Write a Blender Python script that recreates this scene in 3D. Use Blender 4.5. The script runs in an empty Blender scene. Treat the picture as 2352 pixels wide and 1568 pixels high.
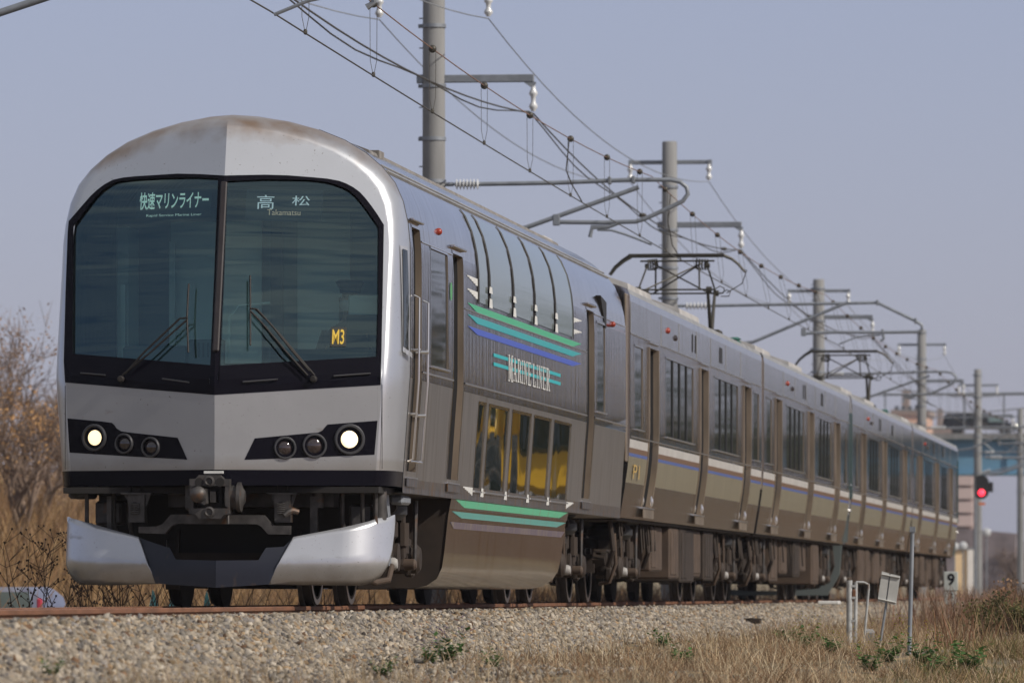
import bpy, math, random, bisect
import numpy as np
from mathutils import Vector, Matrix
R = math.radians
sc = bpy.context.scene
COL = sc.collection

# ------------------------------------------------------------------ camera
F_PX, CX, HY = 15066.0, 1176.0, 1364.0          # focal length, centre and horizon of a 2352 px wide frame
YAW = R(6.56)
CAM = Vector((8.63, -53.9, 0.10))
FW = Vector((-math.sin(YAW), math.cos(YAW), 0)); RT = Vector((math.cos(YAW), math.sin(YAW), 0))
cd = bpy.data.cameras.new('camera'); cam = bpy.data.objects.new('camera', cd); COL.objects.link(cam)
cam.location = CAM; cam.rotation_euler = (R(90), 0, YAW)
cd.sensor_width = 36; cd.lens = 36*F_PX/2352; cd.shift_y = (HY-784)/2352
cd.clip_start = 0.5; cd.clip_end = 6000
cd.dof.use_dof = True; cd.dof.focus_distance = 57.5; cd.dof.aperture_fstop = 5.6
sc.camera = cam

# ------------------------------------------------------------------ light
SUN = Vector((0.76, -0.30, 0.60)).normalized()
w = bpy.data.worlds.new('World'); sc.world = w; w.use_nodes = True
nt = w.node_tree; nt.nodes.clear()
sky = nt.nodes.new('ShaderNodeTexSky'); sky.sky_type = 'NISHITA'; sky.sun_disc = False
sky.sun_elevation = math.asin(SUN.z); sky.sun_rotation = math.atan2(SUN.x, SUN.y)
sky.air_density = 1.0; sky.dust_density = 1.2; sky.ozone_density = 3.0; sky.altitude = 0
mx = nt.nodes.new('ShaderNodeMix'); mx.data_type = 'RGBA'; mx.blend_type = 'MULTIPLY'
mx.inputs[0].default_value = 1.0; mx.inputs[7].default_value = (1.10, 0.90, 1.02, 1)
bg = nt.nodes.new('ShaderNodeBackground'); bg.inputs[1].default_value = 0.135
wo = nt.nodes.new('ShaderNodeOutputWorld')
nt.links.new(sky.outputs[0], mx.inputs[6]); hz = nt.nodes.new('ShaderNodeMix'); hz.data_type = 'RGBA'; hz.inputs[0].default_value = 0.62      # hazy air evens out the sky
hz.inputs[7].default_value = (2.30, 2.62, 3.62, 1); nt.links.new(mx.outputs[2], hz.inputs[6]); 
tcw = nt.nodes.new('ShaderNodeTexCoord'); mpw = nt.nodes.new('ShaderNodeMapping'); mpw.inputs['Scale'].default_value = (2.0, 2.0, 13.0)
nzw = nt.nodes.new('ShaderNodeTexNoise'); nzw.inputs['Scale'].default_value = 1.7; nzw.inputs['Detail'].default_value = 4; nzw.inputs['Roughness'].default_value = .6
nt.links.new(tcw.outputs['Generated'], mpw.inputs[0]); nt.links.new(mpw.outputs[0], nzw.inputs['Vector'])
crw = nt.nodes.new('ShaderNodeMapRange'); crw.inputs[1].default_value = .36; crw.inputs[2].default_value = .66; nt.links.new(nzw.outputs[0], crw.inputs[0])
ccw = nt.nodes.new('ShaderNodeMix'); ccw.data_type = 'RGBA'; ccw.inputs[6].default_value = (0.85, 1.35, 2.3, 1); ccw.inputs[7].default_value = (5.2, 4.9, 4.6, 1); nt.links.new(crw.outputs[0], ccw.inputs[0])
sxw = nt.nodes.new('ShaderNodeSeparateXYZ'); nt.links.new(tcw.outputs['Generated'], sxw.inputs[0])
mkw = nt.nodes.new('ShaderNodeMapRange'); mkw.inputs[1].default_value = .13; mkw.inputs[2].default_value = .36; nt.links.new(sxw.outputs[2], mkw.inputs[0])
fmw = nt.nodes.new('ShaderNodeMix'); fmw.data_type = 'RGBA'; nt.links.new(mkw.outputs[0], fmw.inputs[0]); nt.links.new(hz.outputs[2], fmw.inputs[6]); nt.links.new(ccw.outputs[2], fmw.inputs[7])   # streaky cloud added above the frame, shaped for reflections in the windscreen
nt.links.new(fmw.outputs[2], bg.inputs[0]); nt.links.new(bg.outputs[0], wo.inputs[0])
sd = bpy.data.lights.new('sun', 'SUN'); sd.energy = 4.2; sd.angle = R(0.5); sd.color = (1.0, 0.93, 0.83)
so = bpy.data.objects.new('sun', sd); COL.objects.link(so)
so.rotation_euler = (-SUN).to_track_quat('-Z', 'Y').to_euler(); so.location = (30, -20, 40)
sc.view_settings.view_transform = 'Standard'; sc.view_settings.look = 'None'
sc.view_settings.exposure = -0.06; sc.view_settings.gamma = 1
sc.render.engine = 'CYCLES'; sc.cycles.use_denoising = True
sc.cycles.max_bounces = 8; sc.cycles.transparent_max_bounces = 12

# ------------------------------------------------------------------ helpers
def at(px, py, y=None, x=None):
    "a point seen at a pixel of the 2352 wide frame, on the plane of constant y (or x)"
    d = FW + RT*((px-CX)/F_PX) + Vector((0, 0, (HY-py)/F_PX))
    t = (y-CAM.y)/d.y if y is not None else (x-CAM.x)/d.x
    return CAM + d*t

def N(nodes, t, **kw):
    n = nodes.new(t)
    for k, v in kw.items(): setattr(n, k, v)
    return n

def mat(name, col, rough=0.6, metal=0.0, var=0.0, vscale=6.0, stretch=(1, 1, 1), bump=0.0, bscale=30.0, bstretch=None,
        col2=None, emit=None, estr=0.0, spec=0.5, coat=0.0, dirt=None, attr=None, transl=0.0, det=4):
    m = bpy.data.materials.new(name); m.use_nodes = True
    t = m.node_tree; nd = t.nodes; b = nd['Principled BSDF']; L = t.links.new
    b.inputs['Base Color'].default_value = (*col, 1); b.inputs['Roughness'].default_value = rough
    b.inputs['Metallic'].default_value = metal; b.inputs['Specular IOR Level'].default_value = spec
    b.inputs['Coat Weight'].default_value = coat
    tc = N(nd, 'ShaderNodeTexCoord')
    cur = None
    def noise(scale, st, det=4):
        mp = N(nd, 'ShaderNodeMapping'); mp.inputs['Scale'].default_value = st
        L(tc.outputs['Object'], mp.inputs[0])
        n = N(nd, 'ShaderNodeTexNoise'); n.inputs['Scale'].default_value = scale; n.inputs['Detail'].default_value = det
        L(mp.outputs[0], n.inputs['Vector']); return n
    def mixc(fac, a, bcol, mode='MIX'):
        k = N(nd, 'ShaderNodeMix', data_type='RGBA', blend_type=mode)
        if hasattr(fac, 'is_linked') or not isinstance(fac, (int, float)): L(fac, k.inputs[0])
        else: k.inputs[0].default_value = fac
        for s, v in ((6, a), (7, bcol)):
            if isinstance(v, tuple): k.inputs[s].default_value = (*v, 1)
            else: L(v, k.inputs[s])
        return k.outputs[2]
    base = col
    if attr:
        a = N(nd, 'ShaderNodeAttribute', attribute_name=attr); base = a.outputs['Color']
    if var or col2:
        n = noise(vscale, stretch)
        rp = N(nd, 'ShaderNodeMapRange'); rp.inputs[1].default_value = 0.35; rp.inputs[2].default_value = 0.65
        L(n.outputs[0], rp.inputs[0])
        c2 = col2 if col2 else tuple(max(0, c*(1-var)) for c in col)
        base = mixc(rp.outputs[0], base, c2)
    if dirt:   # (colour, threshold, scale, stretch)
        n = noise(dirt[2], dirt[3], 6)
        rp = N(nd, 'ShaderNodeMapRange'); rp.inputs[1].default_value = dirt[1]; rp.inputs[2].default_value = dirt[1]+0.12
        L(n.outputs[0], rp.inputs[0]); base = mixc(rp.outputs[0], base, dirt[0])
    if not isinstance(base, tuple): L(base, b.inputs['Base Color'])
    if bump:
        n = noise(bscale, bstretch or (1, 1, 1), det); bp = N(nd, 'ShaderNodeBump'); bp.inputs['Strength'].default_value = bump
        bp.inputs['Distance'].default_value = 0.01
        L(n.outputs[0], bp.inputs['Height']); L(bp.outputs[0], b.inputs['Normal'])
    if emit:
        b.inputs['Emission Color'].default_value = (*emit, 1); b.inputs['Emission Strength'].default_value = estr
    m['b'] = 1
    return m

KEEP = {'lettering', 'side_lettering', 'numeral', 'foliage', 'leaves', 'flowers', 'crown', 'trunk', 'stems', 'faded_marking', 'linkage', 'body_shell', 'front_shell', 'underframe', 'railing', 'girder', 'tracks'}
class MB:
    def clusters(s):
        "groups of loose islands lying further apart than half their size"
        par = list(range(len(s.v)))
        def find(i):
            while par[i] != i: par[i] = par[par[i]]; i = par[i]
            return i
        for f in s.f:
            r = find(f[0])
            for i in f[1:]: par[find(i)] = r
        roots = [find(f[0]) for f in s.f]; ids = {r: k for k, r in enumerate(dict.fromkeys(roots))}; n = len(ids)
        if n < 2 or n > 700: return [range(len(s.f))]
        V = np.array([tuple(v) for v in s.v], float); lo = np.full((n, 3), 1e9); hi = -lo
        for f, r in zip(s.f, roots):
            p = V[list(f)]; k = ids[r]; lo[k] = np.minimum(lo[k], p.min(0)); hi[k] = np.maximum(hi[k], p.max(0))
        size = (hi-lo).max(1); gap = np.maximum(0, np.maximum(lo[:, None]-hi[None], lo[None]-hi[:, None]))
        near = np.sqrt((gap**2).sum(2)) <= np.maximum(.02, .5*np.maximum(size[:, None], size[None]))
        q = list(range(n))
        def fq(i):
            while q[i] != i: q[i] = q[q[i]]; i = q[i]
            return i
        for a, b in zip(*np.nonzero(np.triu(near, 1))): q[fq(int(a))] = fq(int(b))
        g = {}
        for fi, r in enumerate(roots): g.setdefault(fq(ids[r]), []).append(fi)
        return list(g.values())
    def __init__(s): s.v = []; s.f = []; s.m = []; s.mi = 0
    def add(s, vs, fs, mi=None):
        o = len(s.v); s.v += [tuple(v) for v in vs]; s.f += [tuple(i+o for i in f) for f in fs]
        s.m += [s.mi if mi is None else mi]*len(fs)
    def box(s, c, d, rz=0.0, bev=0.0, rx=0.0, mi=None):
        x, y, z = (k/2 for k in d); b = min(bev, x*.9, y*.9, z*.9)
        M = Matrix.Translation(c) @ Matrix.Rotation(rz, 4, 'Z') @ Matrix.Rotation(rx, 4, 'X')
        if b <= 0:
            vs = [(i*x, j*y, k*z) for i in (-1, 1) for j in (-1, 1) for k in (-1, 1)]
            fs = [(0, 1, 3, 2), (4, 6, 7, 5), (0, 4, 5, 1), (2, 3, 7, 6), (0, 2, 6, 4), (1, 5, 7, 3)]
        else:
            vs = []; idx = {}
            for i in (-1, 1):
                for j in (-1, 1):
                    for k in (-1, 1):
                        for a in range(3):
                            p = [i*(x-b), j*(y-b), k*(z-b)]; p[a] = (i*x, j*y, k*z)[a]
                            idx[(i, j, k, a)] = len(vs); vs.append(tuple(p))
            fs = []
            for sg in (-1, 1):
                fs.append([idx[(sg, j, k, 0)] for j, k in ((-1, -1), (1, -1), (1, 1), (-1, 1))][::sg])
                fs.append([idx[(i, sg, k, 1)] for i, k in ((-1, -1), (-1, 1), (1, 1), (1, -1))][::sg])
                fs.append([idx[(i, j, sg, 2)] for i, j in ((-1, -1), (1, -1), (1, 1), (-1, 1))][::sg])
            for p in (-1, 1):
                for q in (-1, 1):
                    fs.append([idx[(p, q, -1, 0)], idx[(p, q, 1, 0)], idx[(p, q, 1, 1)], idx[(p, q, -1, 1)]])
                    fs.append([idx[(p, -1, q, 0)], idx[(p, 1, q, 0)], idx[(p, 1, q, 2)], idx[(p, -1, q, 2)]])
                    fs.append([idx[(-1, p, q, 1)], idx[(1, p, q, 1)], idx[(1, p, q, 2)], idx[(-1, p, q, 2)]])
                    for r in (-1, 1): fs.append([idx[(p, q, r, a)] for a in range(3)])
        s.add([M @ Vector(v) for v in vs], fs, mi); return s
    def tube(s, pts, r, n=8, cap=True, mi=None):
        pts = [Vector(p) for p in pts]; rs = r if isinstance(r, (list, tuple)) else [r]*len(pts)
        vs = []; up = None
        for i, p in enumerate(pts):
            d = (pts[min(i+1, len(pts)-1)]-pts[max(i-1, 0)]).normalized()
            if up is None: up = Vector((0, 0, 1)) if abs(d.z) < .9 else Vector((1, 0, 0))
            a = d.cross(up)
            if a.length < 1e-5: a = d.orthogonal()
            a.normalize(); c = a.cross(d).normalized(); up = c
            for k in range(n):
                t = 2*math.pi*k/n; vs.append(p+(a*math.cos(t)+c*math.sin(t))*rs[i])
        fs = [(i*n+k, i*n+(k+1) % n, (i+1)*n+(k+1) % n, (i+1)*n+k) for i in range(len(pts)-1) for k in range(n)]
        if cap: fs += [tuple(range(n))[::-1], tuple(range((len(pts)-1)*n, len(pts)*n))]
        s.add(vs, fs, mi); return s
    def lathe(s, c, axis, prof, n=20, mi=None):
        "prof: list of (distance along axis, radius)"
        ax = Vector(axis).normalized(); a = ax.orthogonal().normalized(); b = ax.cross(a); c = Vector(c)
        vs = [c+ax*t+(a*math.cos(2*math.pi*k/n)+b*math.sin(2*math.pi*k/n))*max(r, 1e-4) for t, r in prof for k in range(n)]
        m_ = len(prof)
        fs = [(i*n+k, i*n+(k+1) % n, (i+1)*n+(k+1) % n, (i+1)*n+k) for i in range(m_-1) for k in range(n)]
        fs += [tuple(range(n))[::-1], tuple(range((m_-1)*n, m_*n))]
        s.add(vs, fs, mi); return s
    def prism(s, poly, fn, d0, d1, mi=None):
        "extrude a 2D polygon; fn(u, v, d) -> point"
        n = len(poly)
        vs = [fn(u, v, d0) for u, v in poly]+[fn(u, v, d1) for u, v in poly]
        fs = [tuple(range(n)), tuple(range(n, 2*n))[::-1]]+[(i, i+n, (i+1) % n+n, (i+1) % n) for i in range(n)]
        s.add(vs, fs, mi); return s
    def trap(s, loops, fn, dx=0.1, rows=4, mi=None):
        "fill a polygon (even-odd with holes) by vertical strips; fn(u, v) -> point"
        us = sorted({round(p[0], 5) for lp in loops for p in lp}); ext = []
        for a, b in zip(us, us[1:]):
            k = max(1, int((b-a)/dx+.5)); ext += [a+(b-a)*i/k for i in range(k)]
        ext.append(us[-1])
        edges = [(lp[i], lp[(i+1) % len(lp)]) for lp in loops for i in range(len(lp))]
        for a, b in zip(ext, ext[1:]):
            if b-a < 1e-6: continue
            mid = (a+b)/2; cr = []
            for p, q in edges:
                if p[0] > q[0]: p, q = q, p
                if p[0] <= mid < q[0]:
                    ev = lambda u: p[1]+(q[1]-p[1])*(u-p[0])/(q[0]-p[0])
                    cr.append((ev(mid), ev(a), ev(b)))
            cr.sort()
            for lo, hi in zip(cr[::2], cr[1::2]):
                k = max(1, int((hi[0]-lo[0])/dx+.999)) if rows is None else rows
                vs = []
                for j in range(k+1):
                    t = j/k; vs += [fn(a, lo[1]+(hi[1]-lo[1])*t), fn(b, lo[2]+(hi[2]-lo[2])*t)]
                s.add(vs, [(2*j, 2*j+1, 2*j+3, 2*j+2) for j in range(k)], mi)
        return s
    def build(s, name, mats, parent=None, smooth=None, merge=False, split=True, **tags):
        if parent and split and name not in KEEP and len(s.f) > 1:
            G = s.clusters()
            if len(G) > 1:
                out = []
                for g in G:
                    m_ = MB(); idx = {}
                    for fi in g:
                        f = []
                        for i in s.f[fi]:
                            if i not in idx: idx[i] = len(m_.v); m_.v.append(s.v[i])
                            f.append(idx[i])
                        m_.f.append(tuple(f)); m_.m.append(s.m[fi])
                    out.append(m_.build(name, mats, parent, smooth, merge, False, **tags))
                return out[0]
        me = bpy.data.meshes.new(name); me.from_pydata(s.v, [], s.f)
        if merge:
            import bmesh
            me.polygons.foreach_set('material_index', s.m)
            bm = bmesh.new(); bm.from_mesh(me); bmesh.ops.remove_doubles(bm, verts=bm.verts, dist=0.0006)
            bmesh.ops.recalc_face_normals(bm, faces=bm.faces)
            bm.to_mesh(me); bm.free()
        else:
            me.polygons.foreach_set('material_index', s.m)
        for m in (mats if isinstance(mats, (list, tuple)) else [mats]): me.materials.append(m)
        if smooth is not None:
            me.polygons.foreach_set('use_smooth', [True]*len(me.polygons)); me.set_sharp_from_angle(angle=R(smooth))
        o = bpy.data.objects.new(name, me); COL.objects.link(o)
        if parent: o.parent = parent
        return tag(o, **tags)

def tag(o, label=None, cat=None, group=None, kind=None):
    if label: o['label'] = label
    if cat: o['category'] = cat
    if group: o['group'] = group
    if kind: o['kind'] = kind
    return o
def empty(name, loc, label=None, cat=None, group=None, rz=0):
    o = bpy.data.objects.new(name, None); COL.objects.link(o); o.location = loc; o.rotation_euler = (0, 0, rz)
    o.empty_display_size = 0.3
    return tag(o, label, cat, group)
def kids(o): return [c for c in COL.objects if c.parent == o]
def copy_tree(o, parent=None):
    c = o.copy(); COL.objects.link(c); c.parent = parent
    for ch in kids(o): copy_tree(ch, c)
    return c
def text2d(body, font=None, bold=0.0):
    cu = bpy.data.curves.new('txt', 'FONT'); cu.body = body; cu.offset = bold; cu.resolution_u = 3
    ob = bpy.data.objects.new('txt', cu); COL.objects.link(ob)
    me = bpy.data.meshes.new_from_object(ob)
    vs = [(v.co.x, v.co.y) for v in me.vertices]; fs = [tuple(p.vertices) for p in me.polygons]
    bpy.data.objects.remove(ob); bpy.data.curves.remove(cu); bpy.data.meshes.remove(me)
    x0, x1 = min(v[0] for v in vs), max(v[0] for v in vs); y0, y1 = min(v[1] for v in vs), max(v[1] for v in vs)
    return [((a-x0)/(x1-x0), (b-y0)/(y1-y0)) for a, b in vs], fs
def npmesh(name, V, Fc, mats, color=None, parent=None, **tags):
    "fast mesh from arrays; faces all of one size; colour per vertex"
    me = bpy.data.meshes.new(name); k = Fc.shape[1]
    me.vertices.add(len(V)); me.vertices.foreach_set('co', V.astype(np.float32).ravel())
    me.loops.add(Fc.size); me.loops.foreach_set('vertex_index', Fc.astype(np.int32).ravel())
    me.polygons.add(len(Fc)); me.polygons.foreach_set('loop_start', np.arange(0, Fc.size, k, dtype=np.int32))
    me.update(calc_edges=True)
    if color is not None:
        a = me.color_attributes.new('tone', 'FLOAT_COLOR', 'POINT')
        c = np.ones((len(V), 4), np.float32); c[:, :3] = color; a.data.foreach_set('color', c.ravel())
    for m in (mats if isinstance(mats, (list, tuple)) else [mats]): me.materials.append(m)
    o = bpy.data.objects.new(name, me); COL.objects.link(o)
    if parent: o.parent = parent
    return tag(o, **tags)
def smooth01(t): t = max(0., min(1., t)); return t*t*(3-2*t)

# ------------------------------------------------------------------ materials
M = {}
M['silver'] = mat('silver_paint', (0.55, 0.55, 0.56), 0.30, 0.55, var=0.10, vscale=2.5, bump=0.04, bscale=3, coat=0.15)
M['steel'] = mat('brushed_steel', (0.53, 0.50, 0.50), 0.10, 0.97, var=0.28, vscale=3.0, stretch=(1, 5, .35), bump=0.16, bscale=4.0, bstretch=(1, 2.2, .25),
                 dirt=((0.20, 0.14, 0.09), 0.60, 3.0, (1, 3, .3)))
M['steel_matte'] = mat('matte_lower_panel', (0.40, 0.375, 0.36), 0.30, 0.85, var=0.2, vscale=3.0, stretch=(1, 3, .4), bump=0.10, bscale=4.0, bstretch=(1, 2, .3), dirt=((0.22, 0.17, 0.12), 0.60, 3.0, (1, 3, .3)))
M['steel_dark_mirror'] = mat('dark_reflection_band', (0.36, 0.325, 0.35), 0.09, 0.95, var=0.35, vscale=4.0, stretch=(1, 5, .25), bump=0.5, bscale=5.0, bstretch=(1, 3.0, .10))  # same steel as the sides; dark tree reflection put into the base tone
M['steel_low'] = mat('dirty_lower_steel', (0.37, 0.34, 0.32), 0.15, 0.92, var=0.25, vscale=3.0, stretch=(1, 3, .4), bump=0.08, bscale=4.0, bstretch=(1, 2, .3),
                 dirt=((0.20, 0.12, 0.06), 0.56, 2.2, (1, 2.5, .5)))
M['sill'] = mat('stained_sill_steel', (0.30, 0.29, 0.30), 0.3, 0.8, var=0.7, vscale=14, stretch=(1, 3, .4), dirt=((0.28, 0.15, 0.05), 0.53, 9, (1, 3, .5)))
M['roof'] = mat('roof_grey', (0.30, 0.30, 0.30), 0.55, 0.2, var=0.3, vscale=2)
M['roof_dirty'] = mat('dirty_roof_panels', (0.24, 0.22, 0.20), 0.7, 0.1, var=0.45, vscale=3, stretch=(1, 3, 1))
M['ac'] = mat('air_conditioner_cover', (0.48, 0.46, 0.44), 0.6, 0.1, var=0.4, vscale=2.5)
M['black'] = mat('black_gloss_paint', (0.004, 0.0035, 0.007), 0.25, 0, spec=0.11)
M['rubber'] = mat('black_rubber', (0.015, 0.015, 0.016), 0.6)
M['navy'] = mat('navy_paint', (0.014, 0.016, 0.026), 0.35, 0.2, dirt=((0.10, 0.06, 0.03), 0.62, 2.5, (2, 1, 1)))
M['glass_dark'] = mat('dark_window_glass', (0.008, 0.012, 0.012), 0.03, 0, spec=1.0, bump=0.02, bscale=3.0)
M['glass_wavy'] = mat('wavy_window_glass', (0.010, 0.018, 0.018), 0.02, 0, spec=1.0, bump=0.9, bscale=0.9, bstretch=(1, 1.0, 1.3), det=0)
M['glass_roof'] = mat('curved_tinted_glass', (0.14, 0.18, 0.18), 0.05, 0, spec=1.0, bump=0.03, bscale=2.5)
M['trim'] = mat('door_edge_trim', (0.36, 0.29, 0.22), 0.35, 0.6, var=0.4, vscale=3, stretch=(1, 1, .4))
M['chrome'] = mat('bright_metal', (0.78, 0.77, 0.76), 0.28, 1.0)
M['under'] = mat('brown_underframe', (0.034, 0.022, 0.015), 0.75, 0.1, var=0.45, vscale=5)
M['under2'] = mat('tan_dusty_boxes', (0.080, 0.052, 0.035), 0.75, 0, var=0.35, vscale=4)
M['dark'] = mat('underframe_black', (0.012, 0.010, 0.009), 0.8)
M['iron'] = mat('cast_iron_grey', (0.095, 0.088, 0.085), 0.55, 0.5, var=0.5, vscale=9, dirt=((0.12, 0.06, 0.03), 0.58, 7, (1, 1, 1)))
M['wheel'] = mat('wheel_steel', (0.028, 0.02, 0.016), 0.7, 0.0, var=0.3, vscale=6)
M['wheel_rim'] = mat('polished_wheel_rim', (0.42, 0.38, 0.35), 0.35, 0.9)
M['red_lens'] = mat('red_lens', (0.26, 0.03, 0.015), 0.25)
M['dark_lens'] = mat('dark_lens', (0.03, 0.02, 0.02), 0.08, spec=1.0)
M['lamp_on'] = mat('lit_headlight', (1, 0.9, 0.7), 0.3, emit=(1.0, 0.76, 0.42), estr=1.6)
M['lamp_rim'] = mat('warm_reflector', (0.9, 0.6, 0.35), 0.25, 0.9, emit=(1.0, 0.50, 0.17), estr=1.0)
M['white'] = mat('white_paint', (0.62, 0.62, 0.60), 0.5, var=0.1)
M['green_s'] = mat('green_stripe', (0.06, 0.36, 0.20), 0.4)
M['teal_s'] = mat('teal_stripe', (0.03, 0.31, 0.34), 0.4)
M['blue_s'] = mat('blue_stripe', (0.05, 0.09, 0.42), 0.4)
M['cyan_s'] = mat('cyan_stripe', (0.02, 0.36, 0.40), 0.4)
M['tealsea'] = mat('faded_teal_stripe', (0.10, 0.30, 0.27), 0.5, dirt=((0.20, 0.16, 0.12), 0.6, 6, (1, 3, .6)))
M['green2'] = mat('faded_green_stripe', (0.10, 0.40, 0.24), 0.5, dirt=((0.20, 0.16, 0.12), 0.6, 6, (1, 3, .6)))
M['purple_s'] = mat('faded_purple_stripe', (0.15, 0.12, 0.16), 0.45, 0.4, dirt=((0.26, 0.21, 0.17), 0.5, 5, (1, 3, .6)))
M['belt_w'] = mat('white_belt', (0.48, 0.46, 0.44), 0.45, 0.1, var=0.12, vscale=3)
M['belt_br'] = mat('brown_belt', (0.15, 0.085, 0.05), 0.4, 0.1)
M['belt_bl'] = mat('blue_belt', (0.07, 0.11, 0.30), 0.4, 0.1)
M['belt_tan'] = mat('khaki_belt', (0.33, 0.30, 0.22), 0.28, 0.4, var=0.2, vscale=3, stretch=(1, 3, .5))
M['galv'] = mat('galvanised_steel', (0.25, 0.27, 0.30), 0.55, 0.4, var=0.2, vscale=8)
M['concrete'] = mat('pole_concrete', (0.235, 0.235, 0.235), 0.9, var=0.2, vscale=3, stretch=(2, 2, .3), bump=0.2)
M['porcelain'] = mat('white_porcelain', (0.55, 0.56, 0.57), 0.2, spec=0.6)
M['wire'] = mat('weathered_copper_wire', (0.07, 0.062, 0.05), 0.5, 0.4)
M['wire_br'] = mat('bare_copper_messenger', (0.24, 0.13, 0.085), 0.5, 0.4)
M['wire_gr'] = mat('grey_aluminium_wire', (0.25, 0.26, 0.27), 0.5, 0.4)
M['panto'] = mat('pantograph_frame', (0.055, 0.05, 0.04), 0.5, 0.4)
M['green_ins'] = mat('green_insulator', (0.02, 0.12, 0.09), 0.25)
M['rust'] = mat('rusty_rail', (0.20, 0.088, 0.045), 0.7, 0.15, var=0.35, vscale=8, stretch=(1, .3, 1))
M['railtop'] = mat('rail_head', (0.45, 0.40, 0.38), 0.3, 0.9)
M['skin'] = mat('skin', (0.50, 0.30, 0.21), 0.5)
M['cloth'] = mat('navy_uniform', (0.02, 0.03, 0.06), 0.8)
M['mask'] = mat('white_mask', (0.85, 0.88, 0.88), 0.8)
M['hair'] = mat('black_hair', (0.01, 0.01, 0.01), 0.6)
M['cabwall'] = mat('cab_wall_green', (0.10, 0.15, 0.15), 0.6)
M['cabpanel'] = mat('pale_cab_panel', (0.66, 0.80, 0.75), 0.6)
M['yellow_t'] = mat('yellow_lettering', (0.60, 0.40, 0.03), 0.5)
M['sign_t'] = mat('pale_lettering', (0.70, 0.80, 0.74), 0.6, emit=(0.62, 0.78, 0.70), estr=0.42)
M['led'] = mat('lit_led_dots', (0.5, 0.5, 0.5), 0.5, emit=(0.75, 0.82, 0.9), estr=0.45)
M['led_o'] = mat('lit_orange_led_dots', (0.4, 0.3, 0.2), 0.5, emit=(0.95, 0.70, 0.50), estr=0.3)
def glass_mat():
    m = bpy.data.materials.new('windscreen_glass'); m.use_nodes = True; t = m.node_tree; t.nodes.clear(); L = t.links.new
    tr = N(t.nodes, 'ShaderNodeBsdfTransparent'); tr.inputs[0].default_value = (0.74, 0.95, 0.92, 1)
    gl = N(t.nodes, 'ShaderNodeBsdfGlossy'); gl.inputs['Roughness'].default_value = 0.03; gl.inputs[0].default_value = (0.62, 0.86, 0.90, 1)
    tc = N(t.nodes, 'ShaderNodeTexCoord'); mp = N(t.nodes, 'ShaderNodeMapping'); mp.inputs['Scale'].default_value = (0.22, 0.3, 2.6)
    mp.inputs['Rotation'].default_value = (0, R(-3), 0)
    no = N(t.nodes, 'ShaderNodeTexNoise'); no.inputs['Scale'].default_value = 1.6; no.inputs['Detail'].default_value = 2
    bp = N(t.nodes, 'ShaderNodeBump'); bp.inputs['Strength'].default_value = 1.0; bp.inputs['Distance'].default_value = 0.006
    L(tc.outputs['Object'], mp.inputs[0]); L(mp.outputs[0], no.inputs['Vector']); L(no.outputs[0], bp.inputs['Height']); L(bp.outputs[0], gl.inputs['Normal'])
    fr = N(t.nodes, 'ShaderNodeFresnel'); fr.inputs[0].default_value = 2.25
    mx = N(t.nodes, 'ShaderNodeMixShader'); out = N(t.nodes, 'ShaderNodeOutputMaterial')
    L(fr.outputs[0], mx.inputs[0]); L(tr.outputs[0], mx.inputs[1]); L(gl.outputs[0], mx.inputs[2]); L(mx.outputs[0], out.inputs[0]); return m
M['glass'] = glass_mat()
def front_silver():
    m = mat('silver_front_paint', (0.51, 0.525, 0.56), 0.30, 0.75, var=0.06, vscale=1.5, coat=0.1)
    t = m.node_tree; b = t.nodes['Principled BSDF']; L = t.links.new; old = b.inputs['Base Color'].links[0].from_socket
    tc = N(t.nodes, 'ShaderNodeTexCoord'); sx = N(t.nodes, 'ShaderNodeSeparateXYZ'); L(tc.outputs['Object'], sx.inputs[0])
    no = N(t.nodes, 'ShaderNodeTexNoise'); no.inputs['Scale'].default_value = 3.0; no.inputs['Detail'].default_value = 5
    L(tc.outputs['Object'], no.inputs['Vector'])
    # soot and rust along the roof edge of the forehead
    q = N(t.nodes, 'ShaderNodeMath', operation='MULTIPLY'); L(sx.outputs[0], q.inputs[0]); L(sx.outputs[0], q.inputs[1])
    q2 = N(t.nodes, 'ShaderNodeMath', operation='MULTIPLY_ADD'); L(q.outputs[0], q2.inputs[0]); q2.inputs[1].default_value = 0.24; L(sx.outputs[2], q2.inputs[2])
    q3 = N(t.nodes, 'ShaderNodeMath', operation='MULTIPLY_ADD'); L(no.outputs[0], q3.inputs[0]); q3.inputs[1].default_value = 0.42; L(q2.outputs[0], q3.inputs[2])
    rp = N(t.nodes, 'ShaderNodeMapRange'); rp.inputs[1].default_value = 4.13; rp.inputs[2].default_value = 4.36; L(q3.outputs[0], rp.inputs[0])
    k = N(t.nodes, 'ShaderNodeMix', data_type='RGBA'); L(rp.outputs[0], k.inputs[0]); L(old, k.inputs[6]); k.inputs[7].default_value = (0.25, 0.16, 0.095, 1)
    # scum below the belt
    r2 = N(t.nodes, 'ShaderNodeMapRange'); r2.inputs[1].default_value = 1.23; r2.inputs[2].default_value = 1.20; L(sx.outputs[2], r2.inputs[0])
    m2 = N(t.nodes, 'ShaderNodeMath', operation='MULTIPLY'); L(r2.outputs[0], m2.inputs[0]); m2.inputs[1].default_value = 0.5
    k2 = N(t.nodes, 'ShaderNodeMix', data_type='RGBA'); L(m2.outputs[0], k2.inputs[0]); L(k.outputs[2], k2.inputs[6]); k2.inputs[7].default_value = (0.33, 0.31, 0.28, 1)
    L(k2.outputs[2], b.inputs['Base Color'])
    return m
M['front'] = front_silver()
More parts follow.
